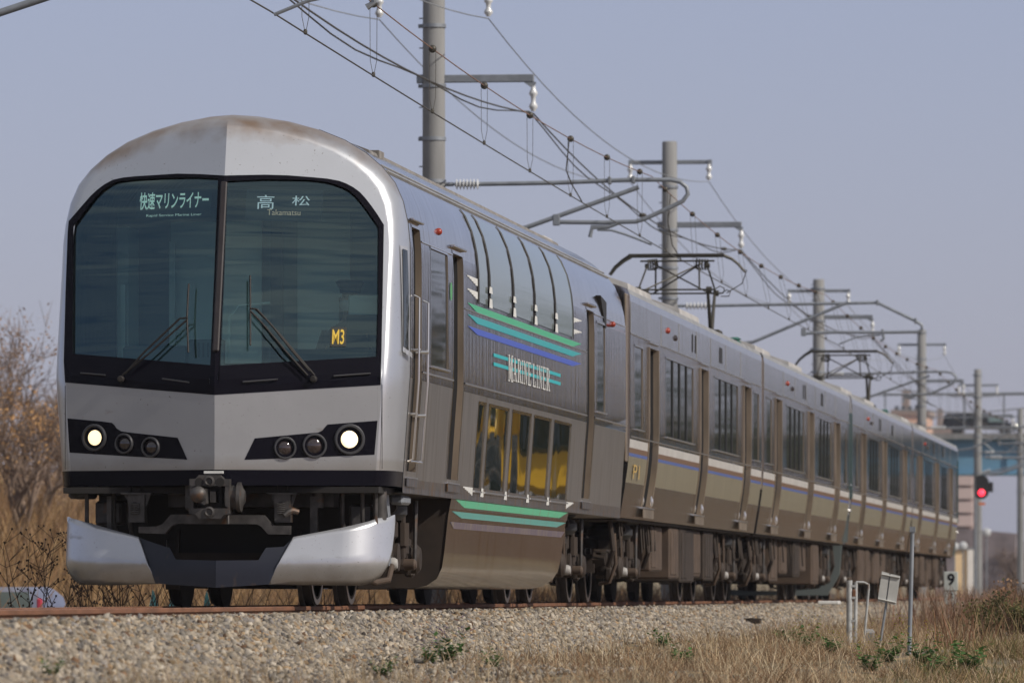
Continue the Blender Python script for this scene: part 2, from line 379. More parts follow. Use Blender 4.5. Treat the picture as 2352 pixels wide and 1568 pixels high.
def grime(m, z0, z1, col, amt):
    "dirt thrown up from below: a ragged stained edge"
    t = m.node_tree; b = t.nodes['Principled BSDF']; L = t.links.new; s = b.inputs['Base Color']
    src = s.links[0].from_socket if s.links else None
    tc = N(t.nodes, 'ShaderNodeTexCoord'); sx = N(t.nodes, 'ShaderNodeSeparateXYZ'); L(tc.outputs['Object'], sx.inputs[0])
    no = N(t.nodes, 'ShaderNodeTexNoise'); no.inputs['Scale'].default_value = 7; no.inputs['Detail'].default_value = 6; L(tc.outputs['Object'], no.inputs['Vector'])
    a = N(t.nodes, 'ShaderNodeMath', operation='MULTIPLY_ADD'); L(no.outputs[0], a.inputs[0]); a.inputs[1].default_value = .12; L(sx.outputs[2], a.inputs[2])
    rp = N(t.nodes, 'ShaderNodeMapRange'); rp.inputs[1].default_value = z1+.06; rp.inputs[2].default_value = z0+.06; rp.inputs[4].default_value = amt; L(a.outputs[0], rp.inputs[0])
    k = N(t.nodes, 'ShaderNodeMix', data_type='RGBA'); L(rp.outputs[0], k.inputs[0]); k.inputs[7].default_value = (*col, 1)
    if src: L(src, k.inputs[6])
    else: k.inputs[6].default_value = s.default_value
    # insect marks and chips
    n2 = N(t.nodes, 'ShaderNodeTexNoise'); n2.inputs['Scale'].default_value = 55; n2.inputs['Detail'].default_value = 2; L(tc.outputs['Object'], n2.inputs['Vector'])
    r2 = N(t.nodes, 'ShaderNodeMapRange'); r2.inputs[1].default_value = .70; r2.inputs[2].default_value = .74; r2.inputs[4].default_value = .7; L(n2.outputs[0], r2.inputs[0])
    k2 = N(t.nodes, 'ShaderNodeMix', data_type='RGBA'); L(r2.outputs[0], k2.inputs[0]); L(k.outputs[2], k2.inputs[6]); k2.inputs[7].default_value = (.12, .10, .08, 1); L(k2.outputs[2], s)
grime(M['front'], 1.1, 1.5, (.30, .27, .23), .35)
M['front'].node_tree.nodes['Principled BSDF'].inputs['Metallic'].default_value = .66
M['belt_panel'] = mat('grey_belt_panel', (0.385, 0.385, 0.39), 0.38, 0.7, var=.08, vscale=2.5, bump=.05, bscale=30, bstretch=(1, 1, .2), dirt=((.25, .22, .19), .64, 3, (1, 1, 2)))
grime(M['belt_panel'], 1.12, 1.26, (.24, .21, .17), .6)
# ------------------------------------------------------------------ leading double-deck car: body section and nose
PROF1 = [(1.405, 1.00), (1.430, 1.35), (1.455, 1.70), (1.472, 1.93), (1.475, 2.10), (1.475, 2.90), (1.472, 3.05), (1.455, 3.22), (1.415, 3.40),
         (1.345, 3.56), (1.24, 3.69), (1.10, 3.81), (0.92, 3.92), (0.70, 4.01), (0.45, 4.08), (0.20, 4.12), (0.0, 4.13)]
PROF2 = [(1.352, 0.97), (1.372, 1.10), (1.405, 1.30), (1.435, 1.50), (1.455, 1.68), (1.465, 1.85), (1.470, 2.0), (1.470, 3.42), (1.462, 3.50), (1.435, 3.56),
         (1.30, 3.61), (1.0, 3.67), (0.6, 3.71), (0.0, 3.73)]
def lerp_prof(P):
    T = [0]
    for a, b in zip(P, P[1:]): T.append(T[-1]+math.dist(a, b))
    def at_t(t):
        i = min(max(bisect.bisect_right(T, t)-1, 0), len(P)-2); k = (t-T[i])/(T[i+1]-T[i])
        return P[i][0]+(P[i+1][0]-P[i][0])*k, P[i][1]+(P[i+1][1]-P[i][1])*k
    def t_h(h):
        for i in range(len(P)-1):
            if P[i][1] <= h <= P[i+1][1]: return T[i]+(h-P[i][1])/(P[i+1][1]-P[i][1])*(T[i+1]-T[i])
        return 0 if h < P[0][1] else T[-1]
    return T, at_t, t_h
T1, at1, th1 = lerp_prof(PROF1); T2, at2, th2 = lerp_prof(PROF2)
def x1(h): return at1(th1(h))[0]
def x2(h): return at2(th2(h))[0]
def ypx(px, x=1.475): return at(px, 1000, x=x).y
def side(px, py, xf=x1):
    h = 2.0
    for _ in range(10): p = at(px, py, x=xf(h)); h = p.z
    return p.y, p.z
def skin(mb, T, att, th, ys, hb, holes, sg=1, matf=None, rev=0.06, rev_mi=1, dark_mi=1, tmax=None, dy=2.5):
    tmax = T[-1] if tmax is None else tmax
    ts = sorted({round(t, 4) for t in list(T)+[th(h) for h in hb]+[th(h) for q in holes for h in q[2:4]] if t <= tmax+1e-4})
    yy = set(ys)
    for q in holes: yy |= {q[0], q[1]}
    yy = sorted(yy); full = []
    for a, b in zip(yy, yy[1:]):
        k = max(1, int((b-a)/dy+.5)); full += [a+(b-a)*i/k for i in range(k)]
    full.append(yy[-1])
    for a, b in zip(full, full[1:]):
        for t0, t1 in zip(ts, ts[1:]):
            if t1-t0 < 1e-3: continue
            m = at_m = att((t0+t1)/2); ym = (a+b)/2
            if any(q[0] < ym < q[1] and q[2] < m[1] < q[3] for q in holes): continue
            p, r = att(t0), att(t1)
            f = [(sg*p[0], a, p[1]), (sg*p[0], b, p[1]), (sg*r[0], b, r[1]), (sg*r[0], a, r[1])]
            mb.add(f, [(0, 1, 2, 3) if sg > 0 else (3, 2, 1, 0)], matf(m[1]) if matf else 0)
    for q in holes:
        d = q[4] if len(q) > 4 else rev
        hs = sorted({q[2], q[3]} | {att(t)[1] for t in ts if q[2] < att(t)[1] < q[3]})
        for y in (q[0], q[1]):
            for u, v in zip(hs, hs[1:]):
                a_, b_ = att(th(u)), att(th(v))
                e = .055 if d > .08 else d
                mb.add([(sg*a_[0], y, u), (sg*b_[0], y, v), (sg*(b_[0]-e), y, v), (sg*(a_[0]-e), y, u)], [(0, 1, 2, 3)], rev_mi)
                if e < d: mb.add([(sg*(a_[0]-e), y, u), (sg*(b_[0]-e), y, v), (sg*(b_[0]-d), y, v), (sg*(a_[0]-d), y, u)], [(0, 1, 2, 3)], dark_mi)
        for h in (q[2], q[3]):
            x = att(th(h))[0]
            mb.add([(sg*x, q[0], h), (sg*x, q[1], h), (sg*(x-d), q[1], h), (sg*(x-d), q[0], h)], [(0, 1, 2, 3)], rev_mi)
def sidepanel(mb, xf, y0, y1, h0, h1, off, sg=1, nh=6, ny=1, mi=0, r=0.0):
    "panel following the body side at an offset; r rounds its corners"
    hs = [h0+(h1-h0)*i/nh for i in range(nh+1)]
    if r > 0:
        poly = []
        for (cy, ch, a0) in ((y1-r, h0+r, -90), (y1-r, h1-r, 0), (y0+r, h1-r, 90), (y0+r, h0+r, 180)):
            poly += [(cy+r*math.cos(R(a0+k*30)), ch+r*math.sin(R(a0+k*30))) for k in range(4)]
        mb.trap([poly], lambda y, h: (sg*(xf(h)+off), y, h), 0.6, nh, mi); return
    for a, b in zip(hs, hs[1:]):
        for k in range(ny):
            ya, yb = y0+(y1-y0)*k/ny, y0+(y1-y0)*(k+1)/ny
            mb.add([(sg*(xf(a)+off), ya, a), (sg*(xf(a)+off), yb, a), (sg*(xf(b)+off), yb, b), (sg*(xf(b)+off), ya, b)], [(0, 1, 2, 3)], mi)

def rake(h): return 0.31*max(0, h-1.88)
def FF(x, h, off=0.0): return -0.36+0.34*abs(x)+rake(h)-off
def fpt(px, py):
    y = 0.0
    for _ in range(12): p = at(px, py, y=y); y = FF(p.x, p.z)
    return p.x, p.z
def z1(pts): return [fpt((150+a/1.4252)/1.7415, (400+b/1.4252)/1.7415) for a, b in pts]       # face outlines read off the photo
def z2(pts): return [fpt((150+a/1.178)/1.7415, (1400+b/1.178)/1.7415) for a, b in pts]
YS = 0.83; RI = 0.13
car1 = empty('railcar', (0, 0, 0), 'silver double-deck leading railcar with big split windscreen and lit headlights', 'railcar', 'coupled cars of the train')
face = lambda off: (lambda x, h: (x, FF(x, h, off), h))
# outline of the nose
OUT = [(x, h) for x, h in PROF1]; OUT = OUT+[(-x, h) for x, h in OUT[-2::-1]]
fine = []
for a, b in zip(OUT, OUT[1:]):
    k = max(1, int(math.dist(a, b)/0.12+.5)); fine += [(a[0]+(b[0]-a[0])*i/k, a[1]+(b[1]-a[1])*i/k) for i in range(k)]
fine.append(OUT[-1]); OUT = fine
NRM = []
for i in range(len(OUT)):
    a, b = OUT[max(i-1, 0)], OUT[min(i+1, len(OUT)-1)]; d = math.dist(a, b)
    NRM.append((-(b[1]-a[1])/d, (b[0]-a[0])/d) if True else None)
NRM = [(n[0], n[1]) for n in NRM]
cx_, cy_ = 0, 2.5
NRM = [n if (n[0]*(cx_-p[0])+n[1]*(cy_-p[1])) > 0 else (-n[0], -n[1]) for n, p in zip(NRM, OUT)]
NRM[0] = (-1, 0); NRM[-1] = (1, 0)
def ring(d): return [(p[0]+n[0]*d, p[1]+n[1]*d) for p, n in zip(OUT, NRM)]
inner = ring(RI)
HB = 1.128                                             # silver above, black valance below
maskL = z1([(150, 1490), (160, 1100), (172, 760), (178, 690), (222, 640), (265, 590), (302, 548), (340, 512), (383, 480), (430, 455), (490, 442), (560, 435), (800, 420), (930, 423), (1055, 431)])
maskR = z1([(1300, 426), (1430, 430), (1560, 440), (1650, 448), (1720, 461), (1762, 477), (1800, 497), (1838, 525), (1870, 560), (1905, 605), (1940, 655), (1975, 712), (1968, 1100), (1960, 1470)])
cen = lambda h: [(0.0, h)]
mask_bot = z2([(1617, 164), (1225, 187), (834, 211), (480, 182), (130, 152)])
maskL[-1] = (0.0, maskL[-1][1]); mask_bot[2] = (0.0, mask_bot[2][1])
MASK = maskL+maskR+mask_bot
glL = z1([(200, 1445), (203, 900), (205, 722), (247, 662), (290, 605), (328, 556), (370, 515), (412, 484), (460, 464), (560, 452), (700, 444), (900, 441), (1030, 448), (1008, 980), (985, 1510)])
glR = z1([(1040, 1512), (1062, 980), (1082, 462), (1300, 452), (1550, 456), (1640, 466), (1700, 481), (1742, 497), (1780, 518), (1812, 545), (1842, 578), (1895, 650), (1945, 724), (1943, 1100), (1935, 1462)])
hlL = z2([(141, 321), (300, 335), (350, 342), (362, 352), (372, 368), (395, 382), (430, 387), (660, 412), (706, 515), (430, 500), (151, 482)])
hlR = z2([(1602, 332), (1440, 344), (1366, 350), (1355, 362), (1343, 378), (1322, 388), (1290, 390), (1024, 415), (975, 516), (1240, 506), (1588, 492)])
inner_hi = [p for p in inner if p[1] >= HB]; i0 = inner.index(inner_hi[0]); 
def xin(h): return (at1(th1(h))[0]-RI)
inner_hi = [(xin(HB), HB)]+inner_hi+[(-xin(HB), HB)]
mb = MB()
mb.trap([inner_hi, MASK, hlL, hlR], face(0), 0.06, None)
mb.m = [1 if sum(mb.v[i][2] for i in f)/4 < 1.9 and max(abs(mb.v[i][0]) for i in f) < 1.33 else 0 for f in mb.f]
def ringfaces(mb, h0, h1, off=0.0):
    ks = [0, .06, .16, .3, .45, .6, .75, .88, .96, 1.0]
    rows = []
    src = [(p, n) for p, n in zip(OUT, NRM) if h0 < p[1] < h1]
    if h1 < 4:   # two side strips
        for sg in (1, -1):
            strip = sorted([(p, n) for p, n in src if p[0]*sg > 0], key=lambda q: q[0][1])
            strip = [((sg*x1(h0), h0), (-sg, 0))]+strip+[((sg*x1(h1), h1), (-sg, 0))]
            rows.append(strip)
    else:
        rows.append([((x1(h0), h0), (-1, 0))]+src+[((-x1(h0), h0), (1, 0))])
    for strip in rows:
        grid = []
        for p, n in strip:
            line = []
            for k in ks:
                d = RI*(1-k); x, h = p[0]+n[0]*d, p[1]+n[1]*d
                f = FF(x, h); Ry = min(0.36, YS-FF(p[0], p[1])-.02)
                line.append((x, f+Ry*(1-math.sqrt(max(0, 1-k*k)))-off, h))
            line.append((p[0], YS, p[1])); grid.append(line)
        m_ = len(grid[0]); vs = [v for l in grid for v in l]
        mb.add(vs, [(i*m_+j, i*m_+j+1, (i+1)*m_+j+1, (i+1)*m_+j) for i in range(len(grid)-1) for j in range(m_-1)])
ringfaces(mb, HB, 9)
mb.build('front_shell', [M['front'], M['belt_panel']], car1, smooth=24, merge=True)
mb = MB(); mb.trap([[(xin(1.0), 1.0), (xin(HB), HB), (-xin(HB), HB), (-xin(1.0), 1.0)]], face(0), .1, 2)
ringfaces(mb, 1.0, HB); mb.build('valance', M['black'], car1, smooth=24, merge=True)
mb = MB(); mb.trap([MASK, glL, glR], face(0.004), 0.08, None); 
for g in (glL, glR):                                  # rubber return into the body
    for a, b in zip(g, g[1:]+g[:1]): mb.add([(a[0], FF(*a)-.004, a[1]), (b[0], FF(*b)-.004, b[1]), (b[0], FF(*b)+.05, b[1]), (a[0], FF(*a)+.05, a[1])], [(0, 1, 2, 3)])
mask_o = mb.build('windscreen_surround', M['black'], car1)
mb = MB(); a, b = glL[-3], glL[-1]
cp = [(0, glL[-3][1]+.012), (0, glL[-1][1]-.02)]
mb.box((0, FF(0, 2.82)-.012, 2.82), (0.055, .03, 1.50), rx=math.atan(-.31), bev=.01); mb.build('centre_pillar', mat('pillar_brown_grey', (.030, .024, .026), .5, .2, var=.3), mask_o)
for g in (glL, glR):
    mb = MB(); mb.trap([g], face(-0.022), 0.15, None); mb.build('windscreen', M['glass'], car1, smooth=20, merge=True)
for k, hp in enumerate((hlL, hlR)):
    mb = MB(); mb.trap([hp], face(0.003), 0.06, None)
    for a, b in zip(hp, hp[1:]+hp[:1]): mb.add([(a[0], FF(*a)-.003, a[1]), (b[0], FF(*b)-.003, b[1]), (b[0], FF(*b)+.02, b[1]), (a[0], FF(*a)+.02, a[1])], [(0, 1, 2, 3)])
    hs = mb.build('lamp_housing', M['black'], car1)
    sp = ([((270, 412), 46, 'h'), ((410, 440), 38, 't'), ((535, 457), 38, 's')], [((1470, 420), 52, 'h'), ((1305, 450), 46, 't'), ((1166, 460), 42, 's')])[k]
    for (c, rr, kind) in sp:
        (x, h), = z2([c]); rad = rr/1.178/1.7415/277.0*(1.1 if kind == 'h' else 1)
        y = FF(x, h, .003); ax = Vector((math.copysign(.322, x), -.947, 0.0)); c0 = Vector((x, y, h))-ax*.012
        mb = MB(); mb.lathe(c0, ax, [(0, rad*1.28), (.03, rad*1.28), (.036, rad*1.2), (.036, rad*1.06), (.0, rad*1.0)], 28)
        name = {'h': 'headlight', 't': 'tail_lamp', 's': 'marker_lamp'}[kind]
        hd = mb.build(name, mat('bezel', (.06, .06, .065), .4, .4) if k == 0 and kind == 'h' else bpy.data.materials['bezel'], hs, smooth=30)
        # lens is part of the same lamp: second material
        mb = MB(); rr_ = rad*.99; rim = rad*(.74 if kind == 'h' else .82)
        lens = 'lamp_on' if kind == 'h' else 'dark_lens'
        prof = [(-.004, rr_), (.016, rr_*.9), (.026, rr_*.6), (.030, 0.0)]
        mb.lathe(c0, ax, [(-.006, rr_), (.010, rr_*.98), (.011, rim)], 28, mi=1)
        mb.lathe(c0, ax, [(.010, rim), (.020, rim*.8), (.028, rim*.45), (.031, 0.001)], 28, mi=0)
        o2 = mb.build('lens', [M[lens], M['lamp_rim'] if kind == 'h' else M['dark_lens']], hs, smooth=60)
        # join lens into lamp object to stay inside thing > part > sub-part
        o2.name = {'h': 'headlight_lens', 't': 'tail_lens', 's': 'marker_lens'}[kind]
# small handles / vents on black band, wipers
mb = MB()
for a, b in (((205, 108), (320, 118)), ((590, 135), (714, 152)), ((970, 150), (1130, 138)), ((1398, 122), (1568, 110))):
    (xa, ha), (xb, hb) = z2([a, b]); mb.tube([(xa, FF(xa, ha)-.022, ha), (xb, FF(xb, hb)-.022, hb)], .008, 6)
    for x_, h_ in ((xa, ha), (xb, hb)): mb.tube([(x_, FF(x_, h_)-.022, h_), (x_, FF(x_, h_), h_)], .006, 5)
mb.build('grab_rail', mat('dark_rail', (.05, .05, .055), .4, .4), car1)
def wiper(blade, arms, piv):
    mb = MB(); B = [(x, FF(x, h)-.055, h) for x, h in z1(blade)]; mb.tube(B, .0085, 6)
    for ar in arms: mb.tube([(x, FF(x, h)-o, h) for (x, h), o in zip(z1(ar), [.06]+[.075]*(len(ar)-2)+[.05])], .009, 6)
    (x, h), = z1([piv]); mb.lathe((x, FF(x, h), h), (0, -1, 0), [(0, .03), (.05, .028), (.06, .02)], 12)
    mb.build('wiper', mat('wiper_black', (.012, .009, .008), .7, 0), car1)
wiper([(868, 1050), (858, 1240), (866, 1440)], [[(862, 1243), (820, 1247), (610, 1445), (505, 1560)], [(858, 1255), (640, 1450), (490, 1568)]], (478, 1590))
wiper([(1218, 1003), (1219, 1190), (1219, 1400)], [[(1222, 1190), (1260, 1195), (1400, 1350), (1585, 1570)], [(1222, 1205), (1290, 1275), (1420, 1430), (1545, 1570)], [(1245, 1190), (1330, 1270), (1450, 1420), (1555, 1545)]], (1575, 1590))
mb = MB()
for sg in (-1, 1):
    hs_ = [1.14+.1*k for k in range(8)]; mb.tube([(sg*1.335, FF(1.335, h)-.001, h) for h in hs_], .0028, 4)
mb.build('panel_seam', M['rubber'], car1)
mb = MB(); mb.tube([(x+.001, YS-.004, h) for x, h in PROF1[:-3]], .004, 4); mb.build('shell_joint', M['rubber'], car1)
# lettering behind the glass
def face_text(body, p0, p1, m, off=-0.06, bold=0, name='lettering', parent=car1, sx=1):
    (xa, ha), (xb, hb) = [fpt(*p) for p in (p0, p1)]
    vs, fs = text2d(body, bold=bold); mb = MB()
    mb.add([(xa+(xb-xa)*u, FF(xa+(xb-xa)*u, ha+(hb-ha)*v, off), ha+(hb-ha)*v) for u, v in vs], fs); return mb.build(name, m, parent)
mb = MB()
for q in (((308, 500), (484, 430)), ((560, 506), (740, 436))):
    (xa, ha), (xb, hb) = fpt(*q[0]), fpt(*q[1]); mb.trap([[(xa, ha), (xb, ha), (xb, hb), (xa, hb)]], face(-.068), .2, 2)
board = mb.build('destination_board', mat('display_black', (.012, .02, .03), .3), car1)
face_text('快速マリンライナー', (317, 482), (478, 437), M['sign_t'], bold=.018, parent=board)
face_text('Rapid Service Marine Liner', (333, 499), (460, 488), M['sign_t'], parent=board)
face_text('高', (587, 479), (628, 447), M['led'], parent=board); face_text('松', (668, 471), (710, 449), M['led'], parent=board)
face_text('Takamatsu', (611, 493), (688, 481), M['led_o'], parent=board)
mb = MB(); (xa, ha), (xb, hb) = fpt(758, 795), fpt(796, 751); mb.trap([[(xa, ha), (xb, ha), (xb, hb), (xa, hb)]], face(-.014), .2, 2)
plate = mb.build('number_plate', mat('plate_dark', (.008, .012, .010), .4), car1)
face_text('M3', (762, 790), (791, 756), M['yellow_t'], off=-.010, bold=.012, parent=plate)
# cab interior
mb = MB(); B = lambda c, d, mi=0, **k: mb.box(c, d, mi=mi, **k)
B((0, 2.45, 2.35), (2.6, .06, 2.2), 0); B((0, 1.6, 1.22), (2.7, 1.8, .08), 2)
B((-.42, 2.36, 2.52), (.80, .05, 1.62), 1); B((.52, 2.37, 2.55), (.46, .05, 1.7), 1); B((-1.12, 1.9, 2.5), (.10, .5, 1.5), 1); B((-.78, 2.2, 2.45), (.05, .06, 1.4), 1)
B((.15, 2.1, 2.5), (.10, .1, 1.9), 2)
mb.build('cab_partition', [M['cabwall'], M['cabpanel'], M['rubber']], car1)
mb = MB(); B((0, .62, 1.98), (2.5, .62, .10), 0, bev=.03); B((.85, .62, 2.08), (.72, .35, .14), 0, bev=.04); B((-.62, .50, 2.10), (.55, .3, .16), 1, bev=.02)
B((1.14, .62, 2.52), (.32, .05, .17), 2, bev=.01); B((1.14, .60, 2.36), (.34, .08, .16), 0, bev=.01); B((-.18, .35, 2.12), (.30, .1, .22), 1, bev=.01)
for k in range(6): mb.box((-.28+k*.04, .295, 2.14), (.012, .01, .12), mi=0)
B((-1.0, 1.0, 2.35), (.04, .04, .75), 2); B((1.0, 1.7, 2.2), (.5, .12, .9), 0, bev=.04)
mb.tube([(-.02, .5, 2.05), (-.02, .55, 2.42), (.05, .6, 2.52), (.3, .7, 2.55)], .012, 6, mi=2)
mb.build('driver_desk', [mat('desk_dark_green', (.03, .05, .045), .6), M['cabwall'], M['cabpanel']], car1)

# driver
def skinned(name, joints, edges, m, parent=None, root=0, sub=2):
    me = bpy.data.meshes.new(name); me.from_pydata([j[0] for j in joints], edges, []); me.materials.append(m)
    o = bpy.data.objects.new(name, me); COL.objects.link(o); o.parent = parent
    md = o.modifiers.new('skin', 'SKIN'); md.use_smooth_shade = True
    me.skin_vertices or None
    sv = me.skin_vertices[0].data if me.skin_vertices else None
    if sv is None:
        bpy.context.view_layer.objects.active = o
    for i, j in enumerate(joints):
        r_ = j[1] if isinstance(j[1], tuple) else (j[1], j[1]); me.skin_vertices[0].data[i].radius = r_
        me.skin_vertices[0].data[i].use_root = (i == root)
    s2 = o.modifiers.new('sub', 'SUBSURF'); s2.levels = sub; s2.render_levels = sub; return o
dx, dy, dz = 0.90, 1.28, 2.60      # head centre
J = [((dx, dy+.10, 1.72), (.17, .13)), ((dx, dy+.06, 1.95), (.17, .12)), ((dx, dy+.02, 2.18), (.19, .12)), ((dx, dy+.01, 2.34), (.12, .09)), ((dx, dy, 2.46), .055), ((dx, dy-.01, 2.55), (.072, .085)), ((dx, dy-.01, 2.64), (.078, .095)), ((dx, dy, 2.71), (.06, .07))]
E_ = [(i, i+1) for i in range(7)]
for sg in (-1, 1):
    b0 = len(J)
    J += [((dx+sg*.17, dy+.01, 2.28), .065), ((dx+sg*.24, dy-.06, 2.08), .05), ((dx+sg*.20, dy-.32, 2.10), .036), ((dx+sg*.19, dy-.40, 2.12), (.034, .02))]
    E_ += [(3, b0), (b0, b0+1), (b0+1, b0+2), (b0+2, b0+3)]
    for k in range(5):
        t = (k-2)*.017; L_ = (.05, .085, .092, .085, .07)[k]; q = len(J); base = Vector((dx+sg*.19+t, dy-.42, 2.125))
        if k == 0: base = Vector((dx+sg*.16, dy-.38, 2.12))
        J += [(tuple(base), .009), (tuple(base+Vector((t*.2, -L_*.6, .0))), .008), (tuple(base+Vector((t*.2, -L_, -.022))), .007)]
        E_ += [(b0+3, q), (q, q+1), (q+1, q+2)]
    q = len(J); J += [((dx+sg*.10, dy-.02, 1.68), .085), ((dx+sg*.12, dy-.42, 1.70), .065), ((dx+sg*.12, dy-.44, 1.34), .05), ((dx+sg*.12, dy-.56, 1.29), .035)]
    E_ += [(0, q), (q, q+1), (q+1, q+2), (q+2, q+3)]
for o_ in (1,):
    driver = skinned('person', J, E_, M['skin'])
tag(driver, 'driver in a dark cap and white face mask seated behind the right windscreen pane', 'person')
mb = MB()
def tube_e(mb, pts, rx_, ry_, n=14):
    vs = []
    for (p, a, b) in zip(pts, rx_, ry_): vs += [(p[0]+a*math.cos(2*math.pi*k/n), p[1]+b*math.sin(2*math.pi*k/n), p[2]) for k in range(n)]
    m_ = len(pts); mb.add(vs, [(i*n+k, i*n+(k+1) % n, (i+1)*n+(k+1) % n, (i+1)*n+k) for i in range(m_-1) for k in range(n)]+[tuple(range(n))[::-1], tuple(range((m_-1)*n, m_*n))])
tube_e(mb, [(dx, dy+.09, 1.66), (dx, dy+.06, 1.9), (dx, dy+.03, 2.2), (dx, dy+.02, 2.34), (dx, dy+.01, 2.42)], [.20, .20, .23, .19, .075], [.15, .14, .14, .12, .075])
for sg in (-1, 1): mb.tube([(dx+sg*.17, dy+.02, 2.31), (dx+sg*.25, dy-.05, 2.08), (dx+sg*.21, dy-.28, 2.10)], [.08, .065, .05], 10)
mb.build('uniform_jacket', M['cloth'], driver, smooth=60)
mb = MB(); tube_e(mb, [(dx, dy, 2.655), (dx, dy, 2.69), (dx, dy, 2.75), (dx, dy, 2.765)], [.088, .092, .125, .10], [.105, .108, .135, .11])
mb.box((dx, dy-.13, 2.665), (.13, .07, .012), rx=.25, bev=.004); mb.build('cap', M['cloth'], driver, smooth=60)
mb = MB(); n = 9
vs = []
for j, h in enumerate((2.50, 2.53, 2.56, 2.59)):
    for i in range(n):
        a = R(-90+(i-4)*19); rr = (.078, .088, .092, .086)[j]; vs.append((dx+rr*math.cos(a)*.95, dy-.01+(rr+.018)*math.sin(a)-(.006 if j in (1, 2) and i in (3, 4, 5) else 0), h))
mb.add(vs, [(j*n+i, j*n+i+1, (j+1)*n+i+1, (j+1)*n+i) for j in range(3) for i in range(n-1)]); mb.build('face_mask', M['mask'], driver, smooth=60)
mb = MB()
for sg in (-1, 1):
    mb.lathe((dx+sg*.032, dy-.097, 2.625), (0, -1, 0), [(0, .012), (.006, .008), (.008, 0.001)], 10); mb.lathe((dx+sg*.078, dy, 2.60), (sg, 0, 0), [(0, .025), (.012, .022), (.018, .012)], 10)
mb.build('hair', M['hair'], driver, smooth=60)
# ------------------------------------------------------------------ skirt (obstacle deflector) and coupler
def GG(x, h, off=0.0):
    a = abs(x); g = -.30+.30*a
    if a > .98: k = min(1, (a-.98)/.40); g += .32*(1-math.sqrt(max(0, 1-k*k)))
    return g-off+.22*max(0, h-.345)
def gpt(px, py):
    y = 0.0; 
    for _ in range(14): p = at(px, py, y=y); xx = max(-1.38, min(1.38, p.x)); y = .5*y+.5*GG(xx, p.z)
    return max(-1.38, min(1.38, p.x)), p.z
def zg(pts): return [gpt((150+a/1.178)/1.7415, (1400+b/1.178)/1.7415) for a, b in pts]
def chamf(off):
    def f(x, h):
        k = max(0, .345-h)/.16
        return (x*(1-.03*k), GG(x, h, off)+.05*k, h)
    return f
skR = [(.69, .175), (.61, .34)]+zg([(1205, 880)])+zg([(1290, 864), (1365, 850), (1440, 835), (1500, 821), (1560, 806), (1600, 791)])+[(1.33, .735), (1.365, .755), (1.379, .765), (1.38, .70), (1.378, .60), (1.37, .45), (1.355, .36), (1.32, .26), (1.26, .20), (1.18, .175)]
skL = zg([(555, 1098), (518, 1000), (478, 880), (415, 862), (350, 845), (270, 820)])+[(-1.27, .725), (-1.34, .738), (-1.379, .75), (-1.38, .70), (-1.378, .60), (-1.372, .42), (-1.36, .30), (-1.32, .22), (-1.26, .185), (-.95, .178)]
r1 = zg([(1090, 1102), (1130, 1010), (1205, 880)]); skR[0], skR[1] = r1[0], r1[1]; 
def dens(lp, d=.12):
    o = []
    for a, b in zip(lp, lp[1:]+lp[:1]):
        k = max(1, int(math.dist(a, b)/d+.5)); o += [(a[0]+(b[0]-a[0])*i/k, a[1]+(b[1]-a[1])*i/k) for i in range(k)]
    return o
for lp in (skL, skR):
    def toU(x): a_ = abs(x); return x if a_ < .98 else math.copysign(.98+.55*math.asin(min(1, (a_-.98)/.40)), x)
    def frU(u): a_ = abs(u); return u if a_ < .98 else math.copysign(.98+.40*math.sin(min(math.pi/2, (a_-.98)/.55)), u)
    lpu = [(toU(x), h) for x, h in dens(lp, .06)]
    mb = MB(); mb.trap([lpu], lambda u, h: chamf(0)(frU(u), h), .035, 10); d_ = []
    for a, b in zip(d_, d_[1:]+d_[:1]):
        pa, pb = Vector(chamf(0)(*a)), Vector(chamf(0)(*b)); q = Vector((0, .03, 0))
        mb.add([pa, pb, pb+q, pa+q], [(0, 1, 2, 3)], 1)
    # return along the side
    sg = 1 if lp is skR else -1
    so_ = mb.build('skirt', [mat('skirt_silver', (.52, .53, .56), .26, .6, var=.08, vscale=3, bump=.05, bscale=2.5, dirt=((.24, .21, .18), .66, 2.2, (1, 1, 3))) if lp is skL else bpy.data.materials['skirt_silver'], M['black']], car1, smooth=35, merge=True, split=False)
    grime(bpy.data.materials['skirt_silver'], .20, .42, (.20, .165, .125), .75) if lp is skL else None
    md_ = so_.modifiers.new('t', 'SOLIDIFY'); md_.thickness = .022; md_.offset = 0
cpl = zg([(478, 880), (518, 1000), (555, 1098)])+[(0.0, .155)]+[r1[0], r1[1], r1[2]]+zg([(1160, 925), (1075, 930), (1040, 988), (830, 990), (650, 985), (622, 930), (600, 925), (500, 890)])
mb = MB(); mb.trap([cpl], lambda x, h: (x, GG(x, h)+.012, h), .08, None); 
mb.build('lower_plough', M['navy'], car1, smooth=20, merge=True)
zc = lambda pts, y=0.0: [(lambda p: (p.x, p.z))(at((650+a/3.1354)/1.7415, (1850+b/3.1354)/1.7415, y=y)) for a, b in pts]
